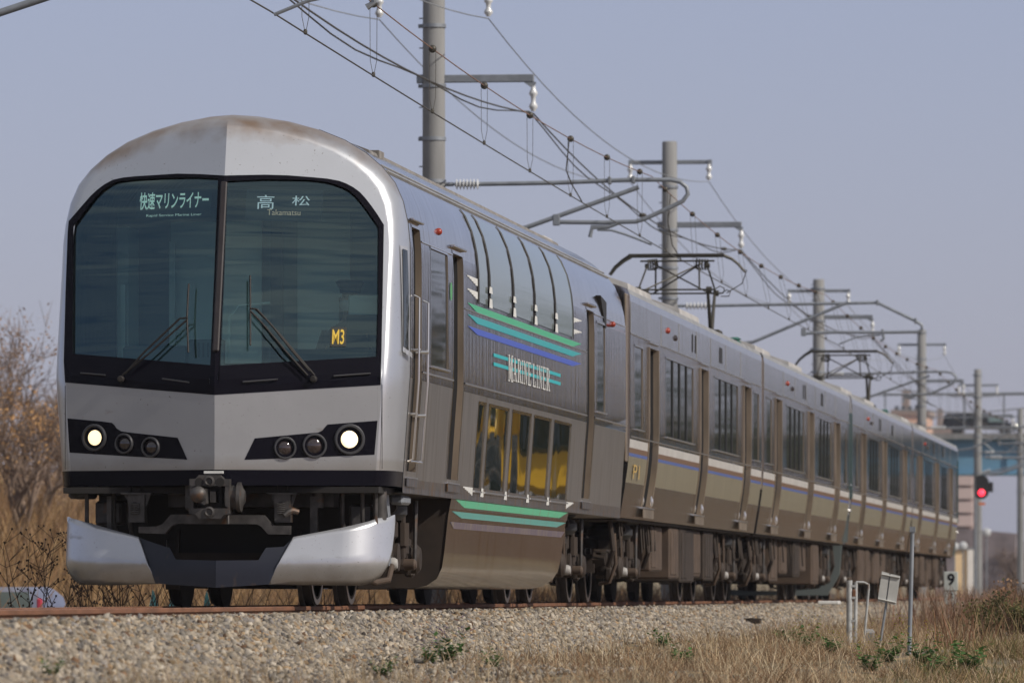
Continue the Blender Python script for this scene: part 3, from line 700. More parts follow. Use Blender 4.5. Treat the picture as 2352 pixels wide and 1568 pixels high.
# coupler, seen head on
mb = MB(); yc = -.42; pr = lambda y0: (lambda u, v, d: (u, d, v))
head = zc([(338, 200), (415, 198), (455, 152), (720, 152), (765, 200), (838, 203), (838, 290), (338, 290)], yc)
mb.prism(head, pr(0), yc, yc+.16)
foot = zc([(330, 570), (835, 570), (838, 640), (770, 655), (730, 700), (455, 700), (415, 650), (330, 635)], yc); mb.prism(foot, pr(0), yc, yc+.16)
side_l = zc([(338, 290), (385, 290), (385, 570), (330, 570), (285, 560), (285, 430), (338, 430)], yc); mb.prism(side_l, pr(0), yc+.01, yc+.3)
side_r = zc([(785, 290), (838, 290), (838, 570), (785, 540)], yc); mb.prism(side_r, pr(0), yc+.003, yc+.3)
for c in ((585, 232), (585, 618)):
    (x, h), = zc([c], yc); mb.lathe((x, yc+.01, h), (0, -1, 0), [(0, .046), (.02, .046), (.026, .03), (.012, .022)], 20)
for c in ((460, 243), (720, 243)):
    (x, h), = zc([c], yc); mb.lathe((x, yc+.01, h), (0, -1, 0), [(0, .037), (.012, .037), (.0125, .001)], 18, mi=1)
knuckle = zc([(385, 325), (440, 312), (560, 325), (572, 510), (545, 530), (430, 450), (400, 380)], yc)
mb.prism(knuckle, pr(0), yc-.10, yc+.12)
(x, h), = zc([(470, 400)], yc); mb.lathe((x, yc-.10, h), (0, -1, 0), [(0, .07), (.03, .055), (.05, .02)], 14)
bx_ = zc([(590, 355), (660, 355), (660, 495), (590, 495)], yc); mb.prism(bx_, pr(0), yc+.02, yc+.2)
(x, h), = zc([(900, 430)], yc+.2); mb.lathe((x-.06, yc+.14, h), (1, 0, 0), [(0, .10), (.09, .10), (.10, .125), (.13, .125), (.14, .08), (.16, .05)], 18)
mb.box((zc([(585, 420)])[0][0], yc+.45, zc([(585, 420)])[0][1]), (.34, .5, .26), bev=.03)
mb.tube([(x-.05, yc+.1, h-.02), (x-.03, yc+.06, h-.12), (x-.03, yc+.06, h-.22)], .012, 6)
mb.build('coupler', [M['iron'], M['dark']], car1, smooth=35)
# yoke beam under the coupler
yb = -.12; beam = zc([(-60, 800), (-60, 905), (30, 890), (110, 790), (180, 765), (1180, 768), (1240, 800), (1320, 895), (1590, 898), (1600, 788), (1375, 785), (1268, 655), (105, 648), (0, 765)], yb)
bl = zg([(505, 825)])[0]; 
beam = zc([(-300, 880), (-300, 800), (-80, 800), (0, 765), (105, 648), (1268, 655), (1375, 785), (1600, 788), (1595, 898), (1320, 895), (1240, 800), (1180, 768), (180, 765), (110, 790), (30, 890)], yb)
mb = MB(); mb.prism(beam, pr(0), yb, yb+.09); mb.build('coupler_beam', M['iron'], car1)
for k in (0, 1):
    mb = MB(); s_ = 0 if k == 0 else -1560/3.1354*0
    yk = -.05
    def zz(pts): return [(lambda p: (p.x, p.z))(at((650+(a-(1830 if k else 0)*1.0)/3.1354)/1.7415, (1850+b/3.1354)/1.7415, y=yk)) for a, b in pts]
    mb.prism(zz([(1400, 385), (1605, 385), (1603, 745), (1405, 745)]), pr(0), yk, yk+.14)
    mb.prism(zz([(1310, 372), (1690, 378), (1690, 398), (1310, 395)]), pr(0), yk-.02, yk+.16)
    for t in ((1418, 1455), (1545, 1582)): mb.prism(zz([(t[0], 372), (t[1], 372), ((t[0]+t[1])/2+8, 285)]), pr(0), yk, yk+.012)
    mb.prism(zz([(1608, 398), (1675, 398), (1610, 560)]), pr(0), yk+.03, yk+.045); mb.prism(zz([(1335, 398), (1398, 398), (1397, 500)]), pr(0), yk+.03, yk+.045)
    for t in (1365, 1640):
        (x, h), = zz([(t, 362)]); mb.lathe((x, yk+.03, h-.012), (0, 0, 1), [(0, .025), (.02, .025)], 6)
    sl = zz([(1445, 520), (1460, 492), (1500, 490), (1530, 520), (1532, 610), (1515, 640), (1470, 645), (1445, 610)])
    mb.prism(sl, pr(0), yk-.004, yk+.02, mi=1)
    for j in range(6):
        (x, h), = zz([(1488, 515+j*23)]); mb.tube([(x-.033, yk-.006, h), (x, yk-.014, h-.004), (x+.033, yk-.006, h)], .008, 6)
    if not k:
        pts = zz([(1710, 620), (1640, 600), (1590, 620), (1540, 665)]); mb.tube([(x, yk-.03-.02*i, h) for i, (x, h) in enumerate(pts)], [.026, .03, .03, .022], 10)
    mb.build('skirt_bracket', [M['iron'], M['dark']], car1, smooth=30)
mb = MB()   # vertical stays, pipes and boxes behind the nose
for (px0, px1, pt, pb, y) in ((1850, 1945, 420, 900, .15), (-700, -640, 420, 900, .15)):
    a = zc([(px0, pt), (px1, pt), (px1, pb), (px0, pb)], y); mb.prism(a, pr(0), y, y+.05)
for x_ in (-1.18, -.95, -.82, .98, 1.15, 1.26): mb.tube([(x_, .25, 1.0), (x_, .25, .72), (x_+.03, .3, .5)], .018, 8)
mb.box((-1.0, .4, .78), (.22, .3, .2), bev=.02); mb.box((1.12, .5, .72), (.2, .3, .26), bev=.02); mb.box((-1.25, .45, .95), (.18, .4, .10), bev=.02)
mb.lathe((.78, .2, .82), (0, 0, 1), [(0, .05), (.12, .05), (.14, .03)], 14); mb.box((.2, .45, .9), (1.4, .3, .14)); mb.lathe((1.28, .35, .72), (0, 0, 1), [(0, .06), (.24, .06), (.26, .04)], 14)
mb.build('underframe_pipework', M['iron'], car1, smooth=30)
mb = MB(); mb.box((0, .95, .62), (2.4, .04, .86)); mb.box((0, .45, .965), (2.65, 1.0, .05)); mb.build('underframe_bulkhead', M['dark'], car1)
mb = MB(); (x, h), = zc([(655, 95)], -.38); mb.box((-.005, FF(0, 1.1)-.012, 1.105), (.165, .02, .022), bev=.003); mb.build('top_plate', M['white'], car1)

# ------------------------------------------------------------------ body of the leading car
END1 = 19.55
yy = lambda a, b, x=1.475: (ypx(a, x), ypx(b, x))
cab_door = (*yy(949.5, 968.6), 1.14, 3.20, .13)
door_a = (*yy(1041.5, 1065), 1.12, 3.12, .11)
door_b = (*yy(1348.5, 1365), 1.12, 3.12, .11)
win_a = (*yy(990, 1029), 2.07, 3.08, .012)
win_b = (*yy(1371, 1390), 2.07, 3.02, .012)
lows = [(ypx(a, 1.465)+.02, ypx(b, 1.465)-.02, 1.05, 1.84, .008) for a, b in ((1099, 1116), (1123, 1169), (1177, 1220), (1227, 1266), (1273, 1312))]
holes = [cab_door, door_a, door_b, win_a, win_b]+lows
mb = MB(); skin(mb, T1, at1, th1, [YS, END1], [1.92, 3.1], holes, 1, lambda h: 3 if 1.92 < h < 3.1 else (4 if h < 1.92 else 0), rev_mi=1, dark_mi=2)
skin(mb, T1, at1, th1, [YS, END1], [1.92], [], -1)
mb.mi = 0
mb.add([(sg*x, END1, h) for sg in (1,) for x, h in PROF1]+[(-x, END1, h) for x, h in PROF1[::-1]], [tuple(range(2*len(PROF1)))])
mb.build('body_shell', [M['steel'], M['trim'], M['rubber'], M['steel_dark_mirror'], M['steel_matte']], car1, smooth=30, merge=True)
# mouldings
mb = MB()
def strip(mb, y0, y1, h, w_, d, xf=x1, mi=0):
    n = max(1, int((y1-y0)/3)); 
    sidepanel(mb, xf, y0, y1, h, h+w_, d, nh=1, mi=mi)
    for hh in (h, h+w_): mb.add([(xf(hh), y0, hh), (xf(hh), y1, hh), (xf(hh)+d, y1, hh), (xf(hh)+d, y0, hh)], [(0, 1, 2, 3)], mi)
segs = [(cab_door[1]+.02, door_a[0]-.02), (door_a[1]+.06, door_b[0]-.06), (door_b[1]+.04, END1-.02)]
for a, b in segs: strip(mb, a, b, 1.985, .014, .010)
for a, b in segs: strip(mb, a, b, 2.66, .008, .008) if a > 4 and b < 17 else None
for a, b in ((cab_door[1]+.02, door_a[0]-.02), (door_b[1]+.04, END1-.02)): strip(mb, a, b, 3.10, .010, .008)
mb.build('side_moulding', M['chrome'], car1)
mb = MB()
for q in (cab_door, door_a, door_b):
    x = x1(q[3]); mb.box((x+.012, (q[0]+q[1])/2, q[3]+.06), (.04, q[1]-q[0]+.16, .022), bev=.006)
mb.build('rain_strip', M['steel'], car1)
# gutter lines along the shoulder
mb = MB()
for hh, r_ in ((3.66, .014), (3.71, .010)):
    x = [p for p in PROF1]; X = at1(th1(hh))[0]; mb.tube([(X+.004, YS+.05, hh), (X+.004, END1, hh)], r_, 5)
mb.build('gutter', M['roof'], car1)
for q, nm in ((cab_door, 'cab_door'), (door_a, 'passenger_door'), (door_b, 'passenger_door')):
    mb = MB(); sidepanel(mb, x1, q[0], q[1], q[2], q[3], -q[4], nh=8)
    d = mb.build(nm, M['steel'], car1)
    mb = MB(); sidepanel(mb, x1, q[0]+.12, q[1]-.12, 2.1, 2.95, -q[4]+.004, nh=4); mb.build('door_window', M['glass_dark'], d)
    mb = MB(); ym = (q[0]+q[1])/2
    mb.box((x1(1.1)-.03, ym, 1.085), (.11, q[1]-q[0]+.10, .012)); mb.box((x1(1.03)+.018, ym, 1.045), (.01, q[1]-q[0]+.10, .07), mi=1); mb.build('door_step', [M['chrome'], M['sill']], d)
    mb = MB(); e = .018
    mb.trap([[(q[0]-.03, q[2]), (q[1]+.03, q[2]), (q[1]+.03, q[3]+.03), (q[0]-.03, q[3]+.03)], [(q[0], q[2]), (q[1], q[2]), (q[1], q[3]), (q[0], q[3])]], lambda y, h: (x1(h)+.004, y, h), .4, 8)
    mb.build('door_frame', M['steel'], d)
# handrails beside the cab door
mb = MB(); ca, cb = cab_door[0], cab_door[1]
for y_, h0, h1 in ((ca-.03, 1.22, 2.62), (cb+.02, 1.22, 2.60)):
    mb.tube([(x1(h0)+.01, y_, h0), (x1(h0)+.055, y_, h0+.02), (x1(1.9)+.055, y_, 1.9), (x1(h1)+.055, y_, h1-.02), (x1(h1)+.01, y_, h1)], .009, 8)
for h_ in (1.62, 2.16): mb.tube([(x1(h_)-.05, ca+.02, h_), (x1(h_)+.06, ca+.02, h_)], .014, 8); mb.tube([(x1(h_)-.05, cb-.02, h_), (x1(h_)+.06, cb+.0, h_)], .014, 8)
mb.tube([(x1(1.22)+.05, ca-.08, 1.22), (x1(1.22)+.05, cb+.05, 1.22)], .008, 6)
mb.build('handrail', M['chrome'], car1, smooth=40)
# cab side window on the nose flank
cw = [(.42, 2.17), (.66, 2.14), (.66, 2.98), (.56, 2.99)]
def flank(off):
    def f(y, h):
        xe = x1(h); F0 = FF(xe-RI*.4, h); Ry = min(.36, YS-FF(xe, h)-.02); s = max(0, min(1, 1-(y-F0)/Ry)); return (xe-RI*(1-math.sqrt(1-s*s))+off, y, h)
    return f
mb = MB(); mb.trap([cw], flank(.012), .05, 6); mb.trap([[(.40, 2.12), (.69, 2.10), (.69, 3.01), (.54, 3.02)]], flank(.006), .05, 6, mi=1)
mb.trap([[(.40, 2.10), (.69, 2.08), (.69, 2.12), (.40, 2.14)]], flank(.035), .05, 1, mi=1)
mb.build('cab_side_window', [M['glass_dark'], M['silver']], car1)
def side_window(q, parent, xf=x1, gm='glass_dark', off=-.018, bright=True, mull=(), frm='chrome', name='window'):
    mb = MB(); sidepanel(mb, xf, q[0]+.0, q[1]-.0, q[2], q[3], off, nh=5, ny=2); wdw = mb.build(name, M[gm], parent, smooth=30, merge=True)
    mb = MB(); e = .028
    mb.trap([[(q[0]-e, q[2]-e), (q[1]+e, q[2]-e), (q[1]+e, q[3]+e), (q[0]-e, q[3]+e)], [(q[0], q[2]), (q[1], q[2]), (q[1], q[3]), (q[0], q[3])]], lambda y, h: (xf(h)+.005, y, h), .5, 5, 1)
    mb.box((xf(q[2])+.006, (q[0]+q[1])/2, q[2]-.008), (.035, q[1]-q[0]+.05, .014), mi=0)
    for m_ in mull:
        mb.box((xf(2.4)-.006, m_, (q[2]+q[3])/2), (.016, .10, q[3]-q[2]), mi=2)
    mb.build('window_frame', [M[frm], M['steel'], M['rubber']], wdw); return wdw
side_window(win_a, car1, off=-.009); side_window(win_b, car1, off=-.009)
for q in lows: side_window(q, car1, gm='glass_wavy', off=-.005, name='lower_window')
# big curved upper-deck glazing
ups = [(ypx(a)+.0, ypx(b)-.0) for a, b in ((1098, 1119), (1124, 1174), (1179, 1223), (1228, 1271), (1275, 1315))]
t0, t1 = th1(2.765), th1(3.60)
for a, b in ups:
    mb = MB(); n = 12
    vs = []
    for i in range(n+1):
        x, h = at1(t0+(t1-t0)*i/n); vs += [(x+.006, a+.02, h), (x+.006, b-.02, h)]
    mb.add(vs, [(2*i, 2*i+1, 2*i+3, 2*i+2) for i in range(n)]); mb.build('curved_window', M['glass_roof'], car1, smooth=60)
mb = MB()
for e in [a for a, b in ups]+[ups[-1][1]]:
    vs = []; n = 12
    for i in range(n+1):
        x, h = at1(t0-.02+(t1-t0+.04)*i/n); vs += [(x+.004, e-.02, h), (x+.014, e-.012, h), (x+.014, e+.012, h), (x+.004, e+.03, h)]
    mb.add(vs, [(4*i+j, 4*i+j+1, 4*i+j+5, 4*i+j+4) for i in range(n) for j in range(3)])
mb.build('glazing_bars', M['rubber'], car1, smooth=40)
# livery
ZT = lambda a, b: side((1500+a/1.7425)/1.7415, (600+b/1.7425)/1.7415)
y_s, y_e = ypx(1073), ypx(1335)
def taper(mb, h0, h1, ya, yb, steps, lead=.75, mi=0, up=True, n=7):
    "a band whose ends run out in small steps"
    for k in range(n):
        f0 = k/n; hh0, hh1 = h0+(h1-h0)*f0, h0+(h1-h0)*(f0+1/n)
        s = lead*(1-(k+.5)/n) if up else lead*((k+.5)/n)
        sidepanel(mb, x1, ya+s, yb-s*1.2, hh0, hh1, .0035, nh=1, mi=mi)
for h0, h1, m_ in ((2.665, 2.728, 'green_s'), (2.565, 2.625, 'teal_s'), (2.465, 2.52, 'blue_s')):
    mb = MB(); taper(mb, h0, h1, y_s, y_e, 0); mb.build('livery_stripe', M[m_], car1)
def lowband(name, h0, h1, ya, yb, m_, lead=.8):
    mb = MB()
    for k in range(7):
        a_, b_ = h0+(h1-h0)*k/7, h0+(h1-h0)*(k+1)/7; s = lead*(1-(k+.5)/7)
        hs = [a_, b_]
        mb.add([(xb(a_)+.0035, ya+s, a_), (xb(a_)+.0035, yb-s, a_), (xb(b_)+.0035, yb-s, b_), (xb(b_)+.0035, ya+s, b_)], [(0, 1, 2, 3)])
    mb.build(name, M[m_], car1)
mb = MB()
for a, b in zip(ups, ups[1:]):
    y_ = (a[1]+b[0])/2
    for h0, h1, s in ((2.745, 2.83, .055), (2.88, 2.94, .05)): mb.trap([[(y_-.13, h0), (y_+.13, h0), (y_+.09, h1), (y_-.09, h1)]], lambda y, h: (x1(h)+.026, y, h), .5, 1)
for k in range(5):
    for h0 in (2.80, 2.92):
        sidepanel(mb, x1, y_s+.15*k, ups[0][0]-.05, h0+.055-.013*k-.013, h0+.055-.013*k, .0035, nh=1); sidepanel(mb, x1, ups[-1][1]+.05, y_e-.22*k, h0+.055-.013*k-.013, h0+.055-.013*k, .0035, nh=1)
for q, r_ in zip(lows, lows[1:]): y_ = (q[1]+r_[0])/2; mb.trap([[(y_-.13, 1.0), (y_+.13, 1.0), (y_+.07, 1.08), (y_-.07, 1.08)]], lambda y, h: (x1(h)+.008, y, h), .5, 1)
for k in range(6):
    sidepanel(mb, x1, lows[0][0]-.75+.13*k, lows[0][0]-.03, 1.075-.012*k-.012, 1.075-.012*k, .0035, nh=1); sidepanel(mb, x1, lows[-1][1]+.03, lows[-1][1]+.75-.13*k, 1.06-.012*k-.012, 1.06-.012*k, .0035, nh=1)
mb.build('white_markings', M['white'], car1)
mb = MB()
for h0, h1 in ((2.312, 2.345), (2.228, 2.261)):
    sidepanel(mb, x1, ypx(1133), ypx(1287), h0, h1, .0035, nh=1)
mb.build('logo_bars', M['cyan_s'], car1)
# serif capitals drawn from strokes
def glyph(ch):
    w_, s_, t = .7, .17, .055; S = []        # strokes: quads in a unit box
    q = lambda *p: S.append(p)
    bar = lambda x0, x1_, y0, y1: q((x0, y0), (x1_, y0), (x1_, y1), (x0, y1))
    if ch == 'M': bar(.08, .16, 0, 1); bar(.76, .94, 0, 1); q((.04, 1), (.24, 1), (.54, .15), (.44, .05)); q((.44, .05), (.52, .12), (.80, 1), (.74, 1)); bar(0, .24, 0, t); bar(.68, 1, 0, t); bar(0, .2, 1-t, 1); bar(.76, 1, 1-t, 1)
    if ch == 'A': q((.10, 0), (.16, 0), (.50, 1), (.44, 1)); q((.72, 0), (.92, 0), (.56, 1), (.40, 1)); bar(.26, .72, .3, .36); bar(0, .28, 0, t); bar(.62, 1, 0, t)
    if ch in 'RP': bar(.12, .32, 0, 1); bar(0, .44, 0, t); bar(0, .6, 1-t, 1); bar(.3, .62, .5-t/2, .5+t/2); q((.56, .52), (.6, .475), (.86, .62), (.66, .66)); q((.66, .6), (.86, .6), (.86, .88), (.66, .88)); q((.66, .84), (.86, .86), (.62, 1), (.58, .95))
    if ch == 'R': q((.42, .5), (.6, .5), (.92, 0), (.74, 0)); bar(.7, 1.02, 0, t)
    if ch == 'I': bar(.28, .62, 0, 1) if 0 else bar(.35, .60, 0, 1); bar(.15, .8, 0, t); bar(.15, .8, 1-t, 1)
    if ch == 'N': bar(.12, .18, 0, 1); bar(.80, .86, 0, 1); q((.08, 1), (.28, 1), (.86, 0), (.76, 0)); bar(0, .3, 0, t); bar(0, .26, 1-t, 1); bar(.68, 1, 1-t, 1)
    if ch in 'EL': bar(.12, .32, 0, 1); bar(0, .86, 0, t); bar(0, .44, 1-t, 1); q((.80, 0), (.88, 0), (.90, .26), (.84, .26))
    if ch == 'E': bar(.3, .84, 1-t, 1); q((.82, .76), (.86, .76), (.86, 1), (.78, 1)); bar(.3, .62, .5-t/2, .5+t/2); q((.6, .38), (.64, .38), (.64, .62), (.6, .62))
    return S
mb = MB(); ya, yb_ = ypx(1166), ypx(1262); chs = 'MARINE LINER'; wd = [1.15, 1, 1, .5, 1.05, .95, .28, .9, .5, 1.05, .95, 1]; tot = sum(wd); cur = 0
for ch, w_ in zip(chs, wd):
    u0 = cur/tot; cur += w_
    ex = .03 if ch == 'M' else 0
    for i, st in enumerate((glyph(ch)+[tuple((a_+.035, b_) for a_, b_ in q_) for q_ in glyph(ch)]) if ch != ' ' else []):
        mb.add([(x1(2.3)+.006+i*.0004, ya+(yb_-ya)*(u0+p[0]*w_*.80/tot), 2.135+(.225+ex)*p[1]-ex/2) for p in st], [tuple(range(len(st)))])
mb.build('side_lettering', M['white'], car1)
mb = MB()
for px_, h_ in ((1008, 3.26), (1403, 3.07)):
    y_ = ypx(px_, 1.45); mb.lathe((x1(h_)-.01, y_, h_), (1, 0, .3), [(0, .032), (.02, .032), (.035, .024), (.042, .012), (.044, .001)], 14)
mb.build('side_indicator_lamp', M['red_lens'], car1, smooth=60)
mb = MB(); sidepanel(mb, x1, ypx(1035)-.08, ypx(1035)+.08, 2.69, 2.85, .006, nh=3, r=.07); mb.build('green_car_sticker', mat('green_sticker', (.07, .28, .10), .4), car1)
mb = MB(); y_ = ypx(1381, 1.45); mb.prism([(y_-.35, 3.33), (y_+.30, 3.28), (y_+.30, 3.02), (y_+.20, 2.99)], lambda u, v, d: (d, u, v), 1.40, 1.478, 0); mb.build('end_grille', M['rubber'], car1)
# sill and low belly between the bogies
def xb(h):
    P = [(.78, .15), (1.05, .155), (1.17, .18), (1.26, .24), (1.31, .34), (1.33, .48), (1.345, .62), (1.365, .80), (1.405, 1.0)]
    if h <= P[0][1]: return P[0][0]
    for a, b in zip(P, P[1:]):
        if a[1] <= h <= b[1]: return a[0]+(b[0]-a[0])*(h-a[1])/(b[1]-a[1])
    return P[-1][0]
mb = MB(); sidepanel(mb, lambda h: x1(1.0), YS+.02, END1, .955, 1.0, .002, nh=1); sidepanel(mb, x1, YS+.02, END1, 1.0, 1.075, .003, nh=1)
sidepanel(mb, lambda h: xb(h), 4.25, 14.15, .865, .96, .002, nh=2)
mb.add([(-1.40, YS, .955), (1.405, YS, .955), (1.405, END1, .955), (-1.40, END1, .955)], [(0, 1, 2, 3)]); mb.build('sill', M['sill'], car1)
BY0, BY1 = 4.28, 14.1
hs = [.15, .155, .18, .24, .34, .48, .62, .80, .955]
secs = [(.78, .15), (1.05, .155), (1.17, .18), (1.26, .24), (1.31, .34), (1.33, .48), (1.345, .62), (1.365, .80), (1.395, .955)]
def yend(h): return .16*max(0, (.6-h)/.45)**2
mb = MB(); rows = []
for x, h in secs: rows.append([(x, BY0+(0 if h > .3 else .02), h)]+[(x, BY0+(BY1-BY0)*k/6, h) for k in range(1, 6)]+[(x, BY1-yend(h)*3.2, h)])
m_ = 7; mb.add([v for r_ in rows for v in r_], [(i*m_+j, i*m_+j+1, (i+1)*m_+j+1, (i+1)*m_+j) for i in range(len(rows)-1) for j in range(m_-1)])
mb.add([(-v[0], v[1], v[2]) for r_ in rows for v in r_], [(i*m_+j, (i+1)*m_+j, (i+1)*m_+j+1, i*m_+j+1) for i in range(len(rows)-1) for j in range(m_-1)])
mb.add([(.78, BY0, .15), (.78, BY1, .15), (-.78, BY1, .15), (-.78, BY0, .15)], [(0, 1, 2, 3)])
mb.build('belly', M['steel_low'], car1, smooth=40)
mb = MB(); poly = [(x-.004, h+.002) for x, h in secs]+[(-x+.004, h+.002) for x, h in secs[::-1]]
mb.prism(poly, lambda u, v, d: (u, d, v), BY0+.012, BY0+.06); mb.prism(poly, lambda u, v, d: (u*.98, d, v), BY1-.6, BY1-.5); mb.build('belly_bulkhead', M['under'], car1)
lowband('lower_stripe', .885, .955, 4.0+.5, 14.15, 'green2'); lowband('lower_stripe', .79, .845, 4.45, 14.1, 'tealsea'); lowband('lower_stripe', .69, .75, 4.45, 14.1, 'purple_s', .3)
mb = MB(); sidepanel(mb, x1, ypx(1086, 1.42)-.55, ypx(1086, 1.42)-.25, 1.12, 1.38, .002, nh=1)
# roof equipment fairing
mb = MB()
mb.prism([(-.98, 3.84), (-.93, 3.935), (-.58, 4.065), (0, 4.145), (.58, 4.065), (.93, 3.935), (.98, 3.84)], lambda u, v, d: (u, d, v), 2.2, 17.4)
for k in range(9): mb.box((.35, 12.0+k*.5, 4.10), (.45, .4, .02), bev=.005)
mb.box((.9, 2.9, 3.93), (.10, .35, .07), rx=0)
mb.box((0, 18.1, 4.05), (1.0, .8, .10), bev=.03)
mb.build('roof_fairing', M['roof_dirty'], car1, smooth=25)
mb = MB(); mb.box((.1, 18.9, 4.03), (1.2, .9, .10), bev=.04); mb.build('roof_unit', M['ac'], car1)

# ------------------------------------------------------------------ bogie (built once, copied)
def make_bogie(parent, yc_):
    b = empty('bogie', (0, yc_, 0)); b.parent = parent
    mb = MB()
    for sg in (-1, 1):
        mb.prism([(-1.45, .50), (-1.2, .62), (-.6, .62), (-.35, .50), (.35, .50), (.6, .62), (1.2, .62), (1.45, .50), (1.3, .40), (.6, .44), (.4, .36), (-.4, .36), (-.6, .44), (-1.3, .40)],
                 lambda u, v, d: (d, u, v), sg*.92, sg*1.06)
        mb.box((sg*.99, 0, .66), (.30, .5, .18), bev=.03); mb.box((sg*1.13, .72, .55), (.05, .3, .22), bev=.02)
    mb.box((0, 0, .48), (1.9, .42, .18)); mb.box((0, 0, .70), (2.1, .34, .12)); mb.box((0, .55, .45), (.6, .4, .35)); mb.box((0, -.55, .45), (.6, .4, .35))
    for sg in (-1, 1):
        mb.box((0, sg*1.48, .40), (1.9, .07, .10)); mb.box((sg*.55, sg*1.50, .26), (.12, .05, .24))
    mb.build('bogie_frame', M['under'], b)
    mb = MB()
    for sg in (-1, 1): mb.lathe((sg*.98, 0, .74), (0, 0, 1), [(0, .22), (.05, .27), (.12, .27), (.17, .20), (.20, .26), (.22, .26)], 16)
    mb.build('air_spring', M['rubber'], b, smooth=40)
    for yw in (-1.05, 1.05):
        mb = MB()
        for sg in (-1, 1):
            mb.lathe((sg*.50, yw, .41), (sg, 0, 0), [(0, .45), (.03, .44), (.035, .41), (.10, .41), (.115, .385), (.115, .33), (.07, .30), (.06, .12), (.12, .10), (.13, .02)], 32)
            mb.lathe((sg*.50, yw, .41), (sg, 0, 0), [(.114, .400), (.1175, .400), (.1175, .355), (.114, .355)], 32, mi=1)
            mb.box((sg*1.04, yw, .41), (.26, .30, .26), bev=.04, mi=2); mb.lathe((sg*1.15, yw, .41), (sg, 0, 0), [(0, .13), (.05, .13), (.08, .10), (.09, .03)], 14, mi=2)
            for q in (-.21, .21): mb.lathe((sg*1.03, yw+q, .36), (0, 0, 1), [(0, .07), (.05, .09), (.22, .09), (.24, .06)], 10, mi=2)
            mb.box((sg*1.10, yw+.26*(1 if yw > 0 else -1), .33), (.08, .14, .16), bev=.02, mi=2)
        mb.tube([(-.5, yw, .41), (.5, yw, .41)], .08, 10)
        mb.build('wheelset', [M['wheel'], M['wheel_rim'], M['under']], b, smooth=35)
    mb = MB()
    for sg in (-1, 1):
        mb.tube([(sg*1.20, -.95, .92), (sg*1.20, -.88, .35)], [.024, .014], 8, mi=2); mb.lathe((sg*1.12, -.62, .36), (sg, 0, 0), [(0, .055), (.10, .055), (.125, .04), (.13, .01)], 14, mi=1)
        mb.box((sg*1.16, -.62, .50), (.09, .04, .30), bev=.01); mb.lathe((sg*1.14, .62, .36), (sg, 0, 0), [(0, .05), (.09, .05), (.11, .03)], 14, mi=2); mb.tube([(sg*1.2, .95, .92), (sg*1.2, .88, .35)], [.022, .014], 8, mi=3)
        mb.lathe((sg*1.12, .1, .86), (0, 1, 0), [(-.35, .07), (.35, .07)], 12); mb.tube([(sg*1.18, -1.5, .80), (sg*1.2, -1.5, .45), (sg*1.12, -1.45, .24), (sg*1.0, -1.35, .22)], .022, 8, mi=2)
        mb.lathe((sg*1.18, -.25, .42), (sg, 0, 0), [(0, .12), (.03, .12), (.035, .05)], 16); mb.lathe((sg*1.16, .35, .42), (0, 0, 1), [(0, .035), (.1, .035), (.1, .06), (.3, .06), (.3, .03), (.4, .03)], 10)
    mb.build('damper', [M['under'], M['ac'], M['under2'], M['iron']], b, smooth=35)
    return b
bg1 = make_bogie(car1, 2.35)
def add_bogie(parent, y): c = copy_tree(bg1, parent); c.location = (0, y, 0); return c
add_bogie(car1, 16.4)
mb = MB()      # bracket and pipe in front of the first bogie, seen from the side
mb.prism([(.98, 1.0), (1.02, .86), (1.16, .66), (1.16, .34), (1.30, .34), (1.30, .70), (1.16, .93), (1.13, 1.0)], lambda u, v, d: (d, u-.15, v), 1.22, 1.27)
mb.tube([(1.28, 1.1, .34), (1.27, .95, .22), (1.18, .8, .2), (1.05, .7, .26)], .028, 10, mi=1); mb.box((1.3, 1.5, .9), (.12, .5, .08), bev=.02)
mb.build('sand_pipe_bracket', [M['galv'], M['under2']], car1, smooth=30)
